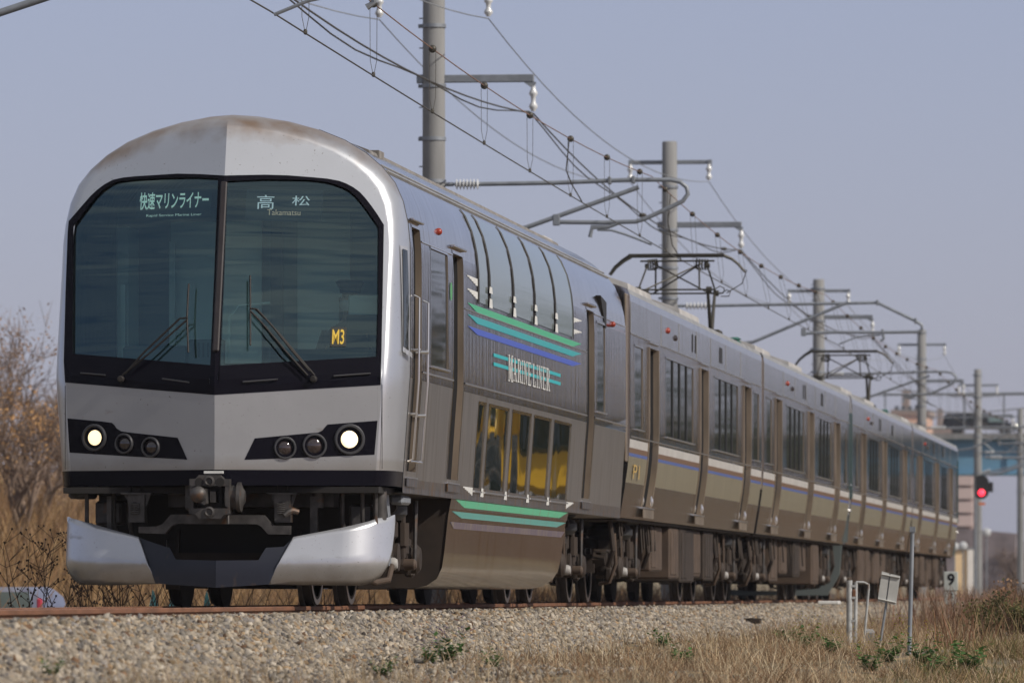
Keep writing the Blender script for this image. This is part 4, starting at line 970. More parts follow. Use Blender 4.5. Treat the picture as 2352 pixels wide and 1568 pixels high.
# ------------------------------------------------------------------ following cars
def gap_car(name, y0, L, label, cab_front=False, cab_rear=False, equip=0, panto=None, tint=0):
    root = empty(name, (0, y0, 0), label, 'railcar', 'coupled cars of the train')
    G = .20; L0, L1 = (G, L-G)
    doors = [(2.42, 3.58), (9.42, 10.55), (16.42, 17.58)]
    if cab_front: doors[0] = (2.95, 4.1)
    if cab_rear: doors[2] = (L-4.1, L-2.95)
    dh = [(a, b, 1.13, 2.98, .11) for a, b in doors]
    wins = [(4.62, 8.45), (11.62, 15.45)]; nar = [] if cab_front else [(.72, 1.72)]
    if cab_front: wins[0] = (5.0, 8.45); nar = [(1.0, 1.8)]
    nar.append((L-1.72, L-.72) if not cab_rear else (L-1.8, L-1.0))
    if cab_rear: wins[1] = (11.62, L-5.0)
    wh = [(a, b, 1.99, 2.93, .014) for a, b in wins+nar]
    def matf(h):
        for lo, hi, k in ((1.765, 1.86, 2), (1.705, 1.765, 3), (1.668, 1.705, 4), (1.37, 1.668, 5)):
            if lo < h < hi: return k
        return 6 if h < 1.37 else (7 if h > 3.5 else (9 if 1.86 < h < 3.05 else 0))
    mb = MB(); hb = [1.37, 1.668, 1.705, 1.765, 1.86, 3.05, 3.50]
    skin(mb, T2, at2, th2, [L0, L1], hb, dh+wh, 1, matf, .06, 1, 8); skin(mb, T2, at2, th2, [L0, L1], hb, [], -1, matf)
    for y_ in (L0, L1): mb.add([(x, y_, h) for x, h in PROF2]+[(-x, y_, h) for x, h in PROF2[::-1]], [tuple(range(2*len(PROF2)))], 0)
    mb.build('body_shell', [M['steel'], M['trim'], M['belt_w'], M['belt_br'], M['belt_bl'], M['belt_tan'], M['steel_low'], M['roof'], M['rubber'], M['steel_dark_mirror']], root, smooth=30)
    for q in dh:
        mb = MB(); sidepanel(mb, x2, q[0], q[1], q[2], 1.37, -q[4], nh=2, mi=0); sidepanel(mb, x2, q[0], q[1], 1.37, 1.668, -q[4], nh=2, mi=4); sidepanel(mb, x2, q[0], q[1], 1.668, 1.765, -q[4], nh=1, mi=3); sidepanel(mb, x2, q[0], q[1], 1.765, 1.86, -q[4], nh=1, mi=2); sidepanel(mb, x2, q[0], q[1], 1.86, q[3], -q[4], nh=2, mi=0)
        ym = (q[0]+q[1])/2
        mb.box((x2(1.1)-.01, ym, 1.105), (.13, q[1]-q[0]+.1, .012), mi=1); mb.box((x2(1.03)+.050, ym, 1.05), (.008, q[1]-q[0]+.12, .12), mi=5)
        mb.box((x2(2.98)+.008, ym, 3.04), (.03, q[1]-q[0]+.16, .02), mi=0)
        for y_ in (q[0]-.012, q[1]+.012): mb.tube([(x2(h)+.006, y_, h) for h in (1.12, 1.3, 1.5, 1.68, 2.0, 2.98)], .014, 5, mi=5)
        for y_ in (q[0]+.02, q[1]+.015): mb.lathe((x2(1.13)+.015, y_, 1.14), (0, 0, 1), [(0, .016), (.05, .026), (.11, .018), (.17, .003)], 10, mi=1)  # bright metal beads added at the door foot to give sun glints
        d = mb.build('passenger_door', [M['steel'], M['chrome'], M['belt_w'], M['belt_bl'], M['belt_tan'], M['trim']], root, smooth=30)
        mb = MB(); sidepanel(mb, x2, ym-.42, ym+.42, 2.0, 2.85, -q[4]+.004, nh=2); mb.build('door_window', M['glass_dark'], d)
    for q in wh:
        big = q[1]-q[0] > 2; k = 4; mull = [q[0]+(q[1]-q[0])*i/k for i in range(1, k)] if big else ()
        side_window(q, root, x2, 'glass_dark', -.011, mull=mull)
    mb = MB(); strip(mb, L0, L1, 1.885, .012, .010, x2); strip(mb, L0, L1, 3.05, .010, .008, x2)
    segs = [L0]+[v for q in dh for v in (q[0], q[1])]+[L1]
    mb.build('side_moulding', M['chrome'], root)
    mb = MB()
    for y_ in [L0+.03, 4.0, 6.4, 8.9, 11.0, 13.4, 15.9, L1-.03]: mb.box((1.4705, y_, 3.24), (.006, .03, .36))
    mb.build('roof_edge_seams', M['roof'], root)
    mb = MB()
    for y_ in (8.3, 8.75): mb.box((1.472, y_, 3.25), (.008, .10, .22))
    for y_ in (7.0,): mb.box((1.472, 12.6, 3.25), (.008, .4, .2))
    mb.build('vent_slots', M['rubber'], root)
    mb = MB(); mb.lathe((1.462, 4.9, 3.27), (1, 0, 0), [(0, .038), (.02, .038), (.035, .02), (.038, .001)], 12); mb.lathe((1.462, 5.9, 3.22), (1, 0, 0), [(0, .038), (.02, .038), (.035, .02), (.038, .001)], 12, mi=1)
    mb.build('side_indicator_lamp', [M['red_lens'], M['dark_lens']], root, smooth=60)
    # roof
    mb = MB()
    for ya, yb in ((5.2, 8.2), (12.2, 15.2)): mb.prism([(-.98, 3.66), (-.95, 3.86), (-.6, 3.98), (.6, 3.98), (.95, 3.86), (.98, 3.66)], lambda u, v, d: (u, d, v), ya, yb); mb.box((0, (ya+yb)/2, 3.99), (1.0, 1.6, .04), bev=.01)
    for ya in (9.2, 10.8, 17.2): mb.box((0, ya, 3.76), (1.2, 1.0, .14), bev=.05)
    mb.build('air_conditioner', M['ac'], root, smooth=25)
    # gangway
    for end in (0, 1):
        if (end == 0 and cab_front) or (end == 1 and cab_rear): continue
        mb = MB(); y_ = .09 if end == 0 else L-.09
        mb.box((0, y_, 2.2), (1.3, .2, 2.2), bev=.03); mb.box((1.43, y_, 2.55), (.03, .20, 1.9), bev=.01, mi=1); mb.box((-1.43, y_, 2.2), (.03, .20, 2.3), bev=.01, mi=1); mb.box((1.34, y_, 1.45), (.05, .18, .3), bev=.02)
        mb.build('gangway', [M['rubber'], M['trim']], root)
    for c, yf in ((cab_front, -1), (cab_rear, 1)):
        if not c: continue
        y_ = L0 if yf < 0 else L1; off = -.02*yf
        mb = MB(); fr_ = lambda u, v, d: (u, y_+yf*d, v)
        P = [(x-.02, h) for x, h in PROF2]+[(-x+.02, h) for x, h in PROF2[::-1]]
        mb.prism(P, fr_, -.005, .10, mi=0)
        mb.prism([(-1.36, 1.9), (-1.36, 3.1), (-1.2, 3.4), (1.2, 3.4), (1.36, 3.1), (1.36, 1.9)], fr_, .09, .13, mi=1)
        mb.prism([(-1.40, 1.0), (-1.42, 1.48), (1.42, 1.48), (1.40, 1.0)], fr_, .09, .125, mi=2)
        mb.box((0, y_+yf*.18, 2.2), (1.1, .16, 2.3), bev=.04, mi=2)
        mb.box((x2(2.2)-.09, y_+yf*.02, 2.5), (.20, .16, 1.5), bev=.02, mi=1)
        for h_ in (1.55, 2.0): mb.tube([(1.38, y_+yf*.12, h_), (1.46, y_+yf*.17, h_)], .02, 6, mi=3)
        cf = mb.build('cab_end', [M['silver'], mat('cab_glass_teal', (.018, .045, .045), .12, spec=.8) if not bpy.data.materials.get('cab_glass_teal') else bpy.data.materials['cab_glass_teal'], mat('cab_grey', (.10, .12, .12), .5) if not bpy.data.materials.get('cab_grey') else bpy.data.materials['cab_grey'], M['chrome']], root, smooth=25)
        if yf < 0:
            mb = MB()
            mb.prism([(1.30, .96), (1.02, .96), (1.10, .42), (.9, .20), (.35, .16), (-.35, .16), (-.9, .20), (-1.10, .42), (-1.02, .96), (-1.30, .96), (-1.26, .45), (-1.05, .08), (1.05, .08), (1.26, .45)], fr_, .02, .16)
            mb.build('skirt', bpy.data.materials['cab_grey'], root)
    # underfloor
    rng = random.Random(equip*7+3)
    y_ = 5.3; k = 0
    while y_ < 14.2:
        ln = rng.uniform(.9, 2.0); hgt = rng.uniform(.45, .68); dep = rng.uniform(.0, .12)
        mb = MB()
        mb.box((1.28-.35-dep, y_+ln/2, .93-hgt/2), (.72, ln, hgt), bev=.02); mb.box((-.9, y_+ln/2, .93-hgt/2), (.7, ln, hgt), bev=.02)
        for q in range(rng.randint(2, 4)): mb.box((1.29-dep, y_+ln*(q+.6)/4.4, .93-hgt/2), (.03, ln*.17, hgt*.86), bev=.01)
        for q in (.1, .9): mb.tube([(1.25-dep, y_+ln*q, .95), (1.27-dep, y_+ln*q, .93-hgt)], .018, 6)
        mb.build('equipment_box', M['under2'] if rng.random() < .6 else M['under'], root); y_ += ln+rng.uniform(.15, .6)
    mb = MB(); mb.box((0, L/2, .955), (2.62, L-.5, .03)); mb.box((0, 1.0, .75), (1.4, .5, .3)); mb.box((0, L-1.0, .75), (1.4, .5, .3))
    for q in range(26):
        a = rng.uniform(.8, L-.8); mb.tube([(1.22, a, .95), (1.24, a, rng.uniform(.55, .8))], .014, 5)
    mb.lathe((0, .1, .70), (0, 1, 0), [(-.5, .12), (.3, .12)], 12)
    for a in (.75, L-.75, 5.0, 14.8): mb.tube([(1.18, a, .95), (1.22, a, .6), (1.15, a+.1, .42)], .03, 8)
    mb.build('underframe', M['under'], root)
    add_bogie(root, 2.75); add_bogie(root, L-2.75)
    return root
YC = [19.9+19.9*i for i in range(4)]
car2 = gap_car('railcar', YC[0], 19.9, 'second stainless railcar, coupled behind the double-deck car, with its own striped belt and no pantograph', equip=1)
car3 = gap_car('railcar', YC[1], 19.9, 'third railcar under the nearest pantograph, ending at the dark cab joint', cab_rear=True, equip=2)
car4 = gap_car('railcar', YC[2]+.25, 19.9, 'fourth railcar just behind the dark cab joint, with grey skirt under its front', cab_front=True, equip=3)
car5 = gap_car('railcar', YC[3]+.25, 19.9, 'last visible railcar at the far end of the train, beside the blue bridge', cab_rear=True, equip=4)
mb = MB()   # printed number on second car
vs, fs = text2d('P1'); mb.add([(x2(1.5+.1*v)+.012, .75+.75*u, 1.42+.16*v) for u, v in vs], fs); mb.build('faded_marking', mat('gold_marking', (.42, .28, .08), .5), car2)

# pantographs: parts of the car roof
def pantograph(root, yl):
    mb = MB(); h = 5.08
    g = empty('pantograph', (0, yl, 0)); g.parent = root
    for dy in (-.17, .17):
        mb.tube([(-1.0, dy*.6, h-.27), (-.92, dy*.7, h-.16), (-.80, dy*.8, h-.06), (-.70, dy, h)], [.014, .018, .02, .022], 8); mb.tube([(1.0, dy*.6, h-.24), (.90, dy*.7, h-.12), (.80, dy*.8, h-.04), (.70, dy, h)], [.014, .018, .02, .022], 8)
        mb.box((0, dy, h+.01), (1.42, .045, .042), bev=.01)
    mb.tube([(-.55, 0, h-.07), (.55, 0, h-.07)], .014, 8)
    mb.build('contact_strip', M['panto'], g, smooth=40)
    mb = MB(); hk = 4.56
    for sg in (-1, 1):
        for dy in (-1, 1):
            mb.tube([(sg*.37+dy*.05, 0, h-.07), (sg*.45+dy*.07, dy*.62, hk)], .014, 8)
        for q in range(5): mb.tube([(sg*(.30+q*.035), -.1+.05*q, h-.04), (sg*(.28+q*.04), -.08+.05*q, h-.16), (sg*(.32+q*.03), -.04+.04*q, h-.2)], .014, 6)
        mb.lathe((sg*.45, 0, h-.14), (1, 0, 0), [(-.03, .035), (.03, .035)], 10)
    for dy in (-1, 1):
        mb.tube([(-.60, dy*.62, hk), (.60, dy*.62, hk)], .013, 8)
        mb.tube([(-.37, 0, h-.1), (.42, dy*.62, hk)], .012, 6); mb.tube([(.37, 0, h-.1), (-.42, dy*.62, hk)], .012, 6)
        for sg in (-1, 1):
            mb.lathe((sg*.52, dy*.62, hk), (1, 0, 0), [(-.04, .045), (.04, .045)], 10)
            mb.tube([(sg*.5, dy*.62, hk), (sg*.5, dy*.1, 3.98)], [.022, .03], 8)
            mb.tube([(sg*.60, dy*.62, hk), (sg*.68, dy*.6, hk+.05), (sg*.74, dy*.55, hk+.02), (sg*.72, dy*.5, hk-.05), (sg*.6, dy*.5, hk-.05)], .008, 6)
    mb.tube([(.72, .1, hk-.02), (.95, .1, hk+.12), (1.02, .1, hk+.32), (.96, .1, h-.2)], .008, 6)
    mb.build('linkage', M['panto'], g, smooth=40)
    mb = MB(); mb.box((0, 0, 3.94), (1.3, .5, .10), bev=.02); mb.box((.5, 0, 3.95), (.1, 1.5, .08)); mb.box((-.5, 0, 3.95), (.1, 1.5, .08))
    mb.build('pantograph_base', M['panto'], g)
    mb = MB()
    for sx in (-.62, .62):
        for sy in (-.7, .7): mb.lathe((sx, sy, 3.70), (0, 0, 1), [(0, .06), (.02, .10), (.05, .06), (.07, .10), (.10, .06), (.12, .10), (.15, .06), (.17, .09), (.2, .05)], 14)
    mb.lathe((.78, .9, 3.72), (0, 0, 1), [(0, .06), (.02, .10), (.05, .06), (.07, .10), (.10, .06), (.12, .10), (.15, .06), (.17, .10), (.2, .05)], 14)
    mb.build('roof_insulator', M['green_ins'], g, smooth=50)
pantograph(car3, 42.5-YC[1]); pantograph(car5, 80.9-YC[3]-.25)

# ------------------------------------------------------------------ track
mb = MB()
def rail(mb, x0, y0, y1):
    pr_ = [(-.06, -.153), (-.06, -.142), (-.01, -.125), (-.008, -.045), (-.033, -.032), (-.033, -.006), (-.027, 0), (.027, 0), (.033, -.006), (.033, -.032), (.008, -.045), (.01, -.125), (.06, -.142), (.06, -.153)]
    n = 1; vs = [(x0+u, y, v) for y in (y0, y1) for u, v in pr_]; k = len(pr_)
    mb.add(vs, [(i, (i+1) % k, (i+1) % k+k, i+k) for i in range(k) if i != 6]+[tuple(range(k))[::-1]], 0); mb.add([vs[6], vs[7], vs[7+k], vs[6+k]], [(0, 1, 2, 3)], 1)
for x0 in (.567, -.567):
    mb = MB(); rail(mb, x0, -45, 330); mb.build('rail', [M['rust'], M['railtop']], None, label='right-hand rusty steel rail nearest the camera, beside the ballast crest' if x0 > 0 else 'left-hand rail, mostly hidden beyond the near rail under the wheels', cat='rail', group='rails of the track')

# ------------------------------------------------------------------ poles, brackets and wires
PX = -3.1
PY = [2.7, 38.4, 75.4, 118.9, 171.0, 215.0, 262.0]
def q1(px, py, y=PY[1]): p = at(px, py, y=y); return (p.x-PX, 0, p.z)
armA = [q1(*p) for p in ((1100, 423), (1275, 420), (1400, 415), (1455, 413), (1540, 413), (1562, 418), (1577, 430), (1580, 446), (1568, 462), (1540, 476), (1480, 503), (1460, 509), (1390, 511), (1270, 510))]
strutA = [(.10, 0, 5.02), q1(1210, 522), q1(1467, 430)]
armB = [(p[0], 0, p[1]) for p in ((.62, 6.08), (1.6, 6.1), (3.45, 6.12), (3.95, 5.88), (4.12, 5.78), (4.14, 5.66), (4.02, 5.59), (2.4, 5.57))]
armB = [(lambda p: (p.x-PX, 0, p.z))(at(*q, y=PY[2])) for q in ((1632, 702), (1800, 699), (2015, 695), (2103, 737), (2117, 746), (2118, 756), (2108, 762), (2050, 763), (1915, 763), (1840, 766))]
strutB = [(.10, 0, 4.9), (lambda p: (p.x-PX, 0, p.z))(at(1730, 785, y=PY[2])), (lambda p: (p.x-PX, 0, p.z))(at(1950, 693, y=PY[2]))]
def insul(mb, a, b, r=.075, n=7, mi=0):
    a, b = Vector(a), Vector(b); L_ = (b-a).length; pf = [(0, .03)]
    for k in range(n): t = L_*(k+.3)/n; pf += [(t, .035), (t+L_*.12/n*2, r), (t+L_*.2/n*2, r), (t+L_*.3/n*2, .035)]
    mb.lathe(a, b-a, pf+[(L_, .03)], 14, mi=mi)
lab = ['nearest concrete pole whose bracket tube crosses above the leading car',
       'tall concrete pole rising behind the leading car roof, top out of frame',
       'second concrete pole with crossarm at its top, directly behind the nearest pantograph',
       'third concrete pole, seen above the farther pantograph',
       'fourth concrete pole, in front of the pink apartment block',
       'fifth concrete pole standing behind the red signal light',
       'farthest concrete pole at the right edge of the frame']
ptops = [12.5, 12.5, 9.05, 8.4, 9.15, 9.3, 9.0]
mconc = M['concrete']
for i, y in enumerate(PY):
    p = empty('catenary_pole', (PX, y, -.4), lab[i], 'pole', 'concrete poles carrying the overhead wires')
    z0 = .4; top = ptops[i]+z0; HA = 8.05 if i == 3 else 8.60
    mb = MB(); mb.tube([(0, 0, -.3), (0, 0, top*.5), (0, 0, top-.02), (0, 0, top)], [.178, .163, .148, .13], 24); mb.build('shaft', mconc, p, smooth=50)
    mb = MB(); 
    for h in ([5.05, 5.95, 6.55, 7.30, 8.15, 9.05] if i else [5.05, 6.0, 7.3])+[]:
        if h+z0 > top-.1: continue
        mb.lathe((0, 0, h+z0-.025), (0, 0, 1), [(0, .175), (.05, .175)], 24); mb.box((-.19, 0, h+z0), (.06, .06, .05))
    for k in range(14): mb.tube([(-.15, 0, z0+2.8+k*.42), (-.21, 0, z0+2.8+k*.42)], .010, 5)
    mb.build('band', M['galv'], p, smooth=40)
    A, S = (armA, strutA) if i % 2 == 1 else (armB, strutB)
    if i == 0: A = [(v[0], 0, v[2]+(.16 if v[2] < 5.6 else 0)) for v in A]; S = [(.10, 0, 5.0), (.86, 0, 5.24), (3.1, 0, 5.95)]
    up = lambda v: (v[0], v[1], v[2]+z0)
    mb = MB(); mb.tube([up(v) for v in A], .032, 10); mb.tube([up(v) for v in S], .034, 10)
    mb.tube([up((.15, 0, A[0][2])), up((.28, 0, A[0][2]))], .03, 8); mb.tube([up((.28, 0, A[0][2])), up((A[0][0], 0, A[0][2]))], .02, 6)
    for v in (A[2], A[3]): mb.box(up((v[0], 0, v[2])), (.05, .09, .11), bev=.01)
    mb.box(up((A[-1][0]+.05, 0, A[-1][2]+.03)), (.10, .08, .16), bev=.01)
    if i % 2 == 1:
        d = [q1(*v) for v in ((1420, 512), (1398, 521), (1360, 522), (1355, 545))]; mb.tube([up(v) for v in d], [.03, .028, .035, .03], 8)
        st = [q1(*v) for v in ((1372, 528), (1405, 529), (1435, 538), (1470, 551), (1497, 562))]
    else:
        sx_, sz_ = (-.42, .18) if i == 0 else (-.2, .06)
        f = lambda a, b: (lambda p_: (p_.x-PX+sx_, 0, p_.z+sz_))(at(a, b, y=PY[2])); mb.tube([up(f(2050, 763)), up(f(2053, 785)), up(f(2045, 790))], .03, 8)
        st = [f(2047, 776), f(2015, 777), f(1985, 783), f(1950, 797), ]
    mb.tube([up(v) for v in st], .016, 8)
    mb.build('cantilever_bracket', M['galv'], p, smooth=40)
    mb = MB(); insul(mb, up((.30, 0, A[0][2])), up((A[0][0], 0, A[0][2]))); insul(mb, up((.16, 0, S[0][2]+.03)), up((.5, 0, S[0][2]+.16))); 
    hz = 7.40+z0
    ax_ = 1.42
    insul(mb, (ax_, 0, hz-.10), (ax_, 0, hz-.47), .062, 2)
    for sg in (-1, 1):
        if i != 6: insul(mb, (sg*.78, 0, HA+z0), (sg*.78, 0, HA-.32+z0), .062, 2)
    mb.build('insulator', M['porcelain'], p, smooth=40)
    mb = MB(); mb.box((.62, 0, hz), (1.62, .08, .11), bev=.01); mb.prism([(1.28, hz-.055), (1.46, hz-.055), (1.43, hz-.14), (1.40, hz-.14)], lambda u, v, d: (u, d, v), -.03, .03); mb.box((-.2, 0, hz), (.08, .12, .12))
    if i != 6: mb.box((0, .17, HA+.05+z0), (1.66, .07, .08), bev=.01); [mb.box((sg*.79, .1, HA+.02+z0), (.07, .1, .14)) for sg in (-1, 1)]
    mb.build('feeder_arm', M['galv'], p)
def span(ya, yb, h0, h1, sag, x0, x1_, n=16):
    return [(x0+(x1_-x0)*t, ya+(yb-ya)*t, h0+(h1-h0)*t-4*sag*t*(1-t)) for t in (k/n for k in range(n+1))]
def chain(xs, hs, sag, n=16, ext=True):
    P = []
    Ys = [PY[0]-36]+PY+[PY[-1]+45, PY[-1]+90]
    for k in range(len(Ys)-1): P += span(Ys[k], Ys[k+1], hs(k), hs(k+1), sag, xs(k), xs(k+1), n)[:-1]
    return P
stag = lambda k: (0, 0, .0, .22)[k] if k < 4 else (.1 if k % 2 else 0)
hc = lambda k: (5.25, 5.18, 5.06, 5.02)[k] if k < 4 else 5.02
CW = chain(stag, hc, .03); MW = chain(lambda k: .0, lambda k: 6.0, .26)
def wire(name, P, r, m_, label, cat='wire', grp=None):
    mb = MB(); mb.tube(P, r, 6); return mb.build(name, m_, None, smooth=60, label=label, cat=cat, group=grp)
cw = wire('contact_wire', CW, .0075, M['wire'], 'dark straight contact wire running down to the pantographs', 'contact wire')
mw = wire('messenger_wire', MW, .0065, M['wire_br'], 'reddish sagging messenger wire strung with round black hanger beads', 'messenger wire')
def interp(P, y):
    for a, b in zip(P, P[1:]):
        if a[1] <= y <= b[1]: t = (y-a[1])/(b[1]-a[1]); return tuple(a[i]+(b[i]-a[i])*t for i in range(3))
beads = []
for k in range(len(PY)-1):
    y = PY[k]+2.1
    while y < PY[k+1]-1: beads.append(y); y += 4.55
for k, y in enumerate(beads):
    m_, c_ = interp(MW, y), interp(CW, y)
    mb = MB(); mb.lathe(m_, (0, 1, 0), [(-.035, .01), (-.03, .032), (-.012, .042), (.012, .042), (.03, .032), (.035, .01)], 12); mb.box((c_[0], y, c_[2]+.012), (.03, .05, .05), bev=.008)
    for sg in (-1, 1): mb.tube([(m_[0]+sg*.035, y, m_[2]-.03), (c_[0]+sg*.032, y, c_[2]+.15), (c_[0]+sg*.008, y, c_[2]+.03)], .0028, 4)
    mb.build('dropper', M['panto'], mw, smooth=50)
mb = MB(); FWX = lambda k: PX+1.42
FD = chain(FWX, lambda k: 6.90, .5, 18)
mb.tube(FD, .0115, 6); 
mb.tube([(p[0]-.06, p[1], p[2]-.02-.05*math.sin(i)) for i, p in enumerate(FD)], .010, 6)
for i in (44, 52, 62): mb.box(FD[i], (.10, .30, .05), bev=.01)
mb.build('feeder_cable', M['wire'], None, smooth=60, label='thick twin feeder cable sagging between the lower side arms of the poles', cat='cable')
for sg, lb in ((1, 'thin grey upper wire hung from the right insulators of the pole tops'), (-1, 'thin grey upper wire hung from the left insulators of the pole tops')):
    wire('overhead_line', chain(lambda k: PX+sg*.78, lambda k: 7.7 if k == 4 else 8.25, .62), .008, M['wire_gr'], lb, 'wire', 'upper wires')
# jumper between messenger and contact wire at the second pole
mb = MB()
for dy in (-11.0, 3.0):
    mb = MB(); y = PY[1]+dy; m_, c_ = interp(MW, y), interp(CW, y); mb.tube([(m_[0], y, m_[2]), (m_[0]-.04, y, m_[2]-.4), (m_[0], y+.3, c_[2]+.15), (c_[0], y+1.5, c_[2]+.01)], .008, 6)
    mb.build('jumper_cable', M['wire'], None, smooth=60, label='looped jumper cable hanging left of the nearest pantograph pole bracket' if dy < 0 else 'looped jumper cable beside the curved end of the first bracket tube', cat='cable', group='jumper cables')

# ------------------------------------------------------------------ ground
rs = np.random.RandomState(5)
def sm(t): t = np.clip(t, 0, 1); return t*t*(3-2*t)
def ground_np(x, y):
    x = np.asarray(x, float); y = np.asarray(y, float)
    xr = np.array([-400, -60, -24, -13, -7, -4.2, -2.3, -1.5, -.75, .75, 1.0, 1.45, 1.6, 2.25, 3.5, 5.2, 7.0, 9.0, 14, 60, 400])
    zr = np.array([2.5, 4.2, 1.7, -1.5, -1.45, -.5, -.42, -.04, -.12, -.12, -.10, -.065, -.09, -.42, -.47, -.56, -.75, -1.1, -1.2, -1.0, -1.0])
    z = np.interp(x, xr, zr)
    bank = sm((x-4.6)/2.0)*sm((y+2)/16)*sm((400-y)/200)
    z = z+bank*(.50+.35*sm((x-6)/5))
    z = z+np.where(np.abs(x) > 2.3, .05*np.sin(x*1.3+y*.7)*np.sin(y*.31+x*.5)+.03*np.sin(x*3.1)*np.sin(y*1.9+x), 0)
    return z
xs = np.concatenate([np.linspace(-400, -60, 18)[:-1], np.linspace(-60, -8, 27)[:-1], np.linspace(-8, 10, 73)[:-1], np.linspace(10, 60, 18)[:-1], np.linspace(60, 400, 12)])
ys = np.concatenate([np.linspace(-300, -60, 13)[:-1], np.linspace(-60, 40, 101)[:-1], np.linspace(40, 120, 41)[:-1], np.linspace(120, 400, 57)[:-1], np.linspace(400, 3000, 30)])
GX, GY = np.meshgrid(xs, ys); GZ = ground_np(GX, GY)
nx_, ny_ = len(xs), len(ys); V = np.stack([GX.ravel(), GY.ravel(), GZ.ravel()], 1)
ii, jj = np.meshgrid(np.arange(ny_-1), np.arange(nx_-1), indexing='ij'); a = (ii*nx_+jj).ravel()
gm = mat('dry_soil', (.145, .118, .085), .95, var=.5, vscale=.8, col2=(.10, .085, .045), bump=.6, bscale=6, dirt=((.26, .19, .10), .5, 2.5, (1, 1, 1)))
gnd = npmesh('ground', V, np.stack([a, a+1, a+1+nx_, a+nx_], 1), gm, kind='structure')
# ballast bed: a sheet just above the ground, then loose stones
bxs = np.linspace(-2.3, 2.32, 47); bys = np.arange(-45, 330, .5)
BX, BY = np.meshgrid(bxs, bys); BZ = ground_np(BX, BY)+.004+rs.rand(*BX.shape)*.012
V = np.stack([BX.ravel(), BY.ravel(), BZ.ravel()], 1); n1 = len(bxs)
ii, jj = np.meshgrid(np.arange(len(bys)-1), np.arange(n1-1), indexing='ij'); a = (ii*n1+jj).ravel()
bm_ = mat('ballast_bed', (.30, .25, .19), .95, var=.5, vscale=18, col2=(.15, .12, .09), bump=1.0, bscale=22)
npmesh('ballast_bed', V, np.stack([a, a+1, a+1+n1, a+n1], 1), bm_, kind='structure')
t_ = (1+5**.5)/2
ICO = np.array([(-1, t_, 0), (1, t_, 0), (-1, -t_, 0), (1, -t_, 0), (0, -1, t_), (0, 1, t_), (0, -1, -t_), (0, 1, -t_), (t_, 0, -1), (t_, 0, 1), (-t_, 0, -1), (-t_, 0, 1)])/1.9
ICF = np.array([(0, 11, 5), (0, 5, 1), (0, 1, 7), (0, 7, 10), (0, 10, 11), (1, 5, 9), (5, 11, 4), (11, 10, 2), (10, 7, 6), (7, 1, 8), (3, 9, 4), (3, 4, 2), (3, 2, 6), (3, 6, 8), (3, 8, 9), (4, 9, 5), (2, 4, 11), (6, 2, 10), (8, 6, 7), (9, 8, 1)])
def rotmats(n):
    q = rs.randn(n, 4); q /= np.linalg.norm(q, axis=1)[:, None]; w_, x_, y_, z_ = q.T
    return np.stack([np.stack([1-2*(y_*y_+z_*z_), 2*(x_*y_-z_*w_), 2*(x_*z_+y_*w_)], 1), np.stack([2*(x_*y_+z_*w_), 1-2*(x_*x_+z_*z_), 2*(y_*z_-x_*w_)], 1), np.stack([2*(x_*z_-y_*w_), 2*(y_*z_+x_*w_), 1-2*(x_*x_+y_*y_)], 1)], 1)
def stones(name, px_, py_, size, label, lift=.006):
    n = len(px_); P = np.stack([px_, py_, ground_np(px_, py_)+lift], 1)
    S = size[:, None, None]*(np.array([1.0, .78, .58])*rs.uniform(.75, 1.25, (n, 3)))[:, None, :]
    J = ICO[None]*rs.uniform(.42, 1.3, (n, 12, 1))*S
    Rm = rotmats(n); J = np.einsum('nij,nkj->nki', Rm, J)
    V = (J+P[:, None, :]).reshape(-1, 3); Fc = (ICF[None]+12*np.arange(n)[:, None, None]).reshape(-1, 3)
    pal = np.array([(.43, .37, .29), (.50, .44, .36), (.36, .33, .29), (.30, .28, .27), (.42, .30, .18), (.55, .50, .43), (.23, .13, .07), (.13, .11, .10), (.38, .31, .22)])
    pr_ = np.array([.2, .18, .16, .13, .10, .11, .035, .03, .055]); pr_ = pr_/pr_.sum(); c = pal[rs.choice(len(pal), n, p=pr_)]*rs.uniform(.28, .84, (n, 1))*np.array([.97, .94, .90])
    c = np.repeat(c, 12, axis=0)*rs.uniform(.9, 1.08, (n*12, 1))
    return npmesh(name, V, Fc, M['stone'], c, kind='stuff', label=label, cat='gravel')
M['stone'] = mat('ballast_stone', (.4, .35, .3), .9, attr='tone', var=0)
def scat(n, x0, x1_, y0, y1_): return rs.uniform(x0, x1_, n), rs.uniform(y0, y1_, n)
px_, py_ = [], []
for n, x0, x1_, y0, y1_ in ((36000, .62, 2.5, -24, 8), (42000, .62, 2.4, 8, 50), (14000, 2.3, 3.9, -26, -4), (9000, .62, 2.3, 50, 100), (2500, 2.3, 3.2, -25, 30), (5000, -.45, .45, -30, 40), (3500, -2.3, -.65, -20, 60)):
    a, b = scat(n, x0, x1_, y0, y1_); px_.append(a); py_.append(b)
px_ = np.concatenate(px_); py_ = np.concatenate(py_)
stones('ballast_stones', px_, py_, (.016+.026*rs.rand(len(px_))**1.8), 'crushed tan and grey ballast stones heaped along the near rail')

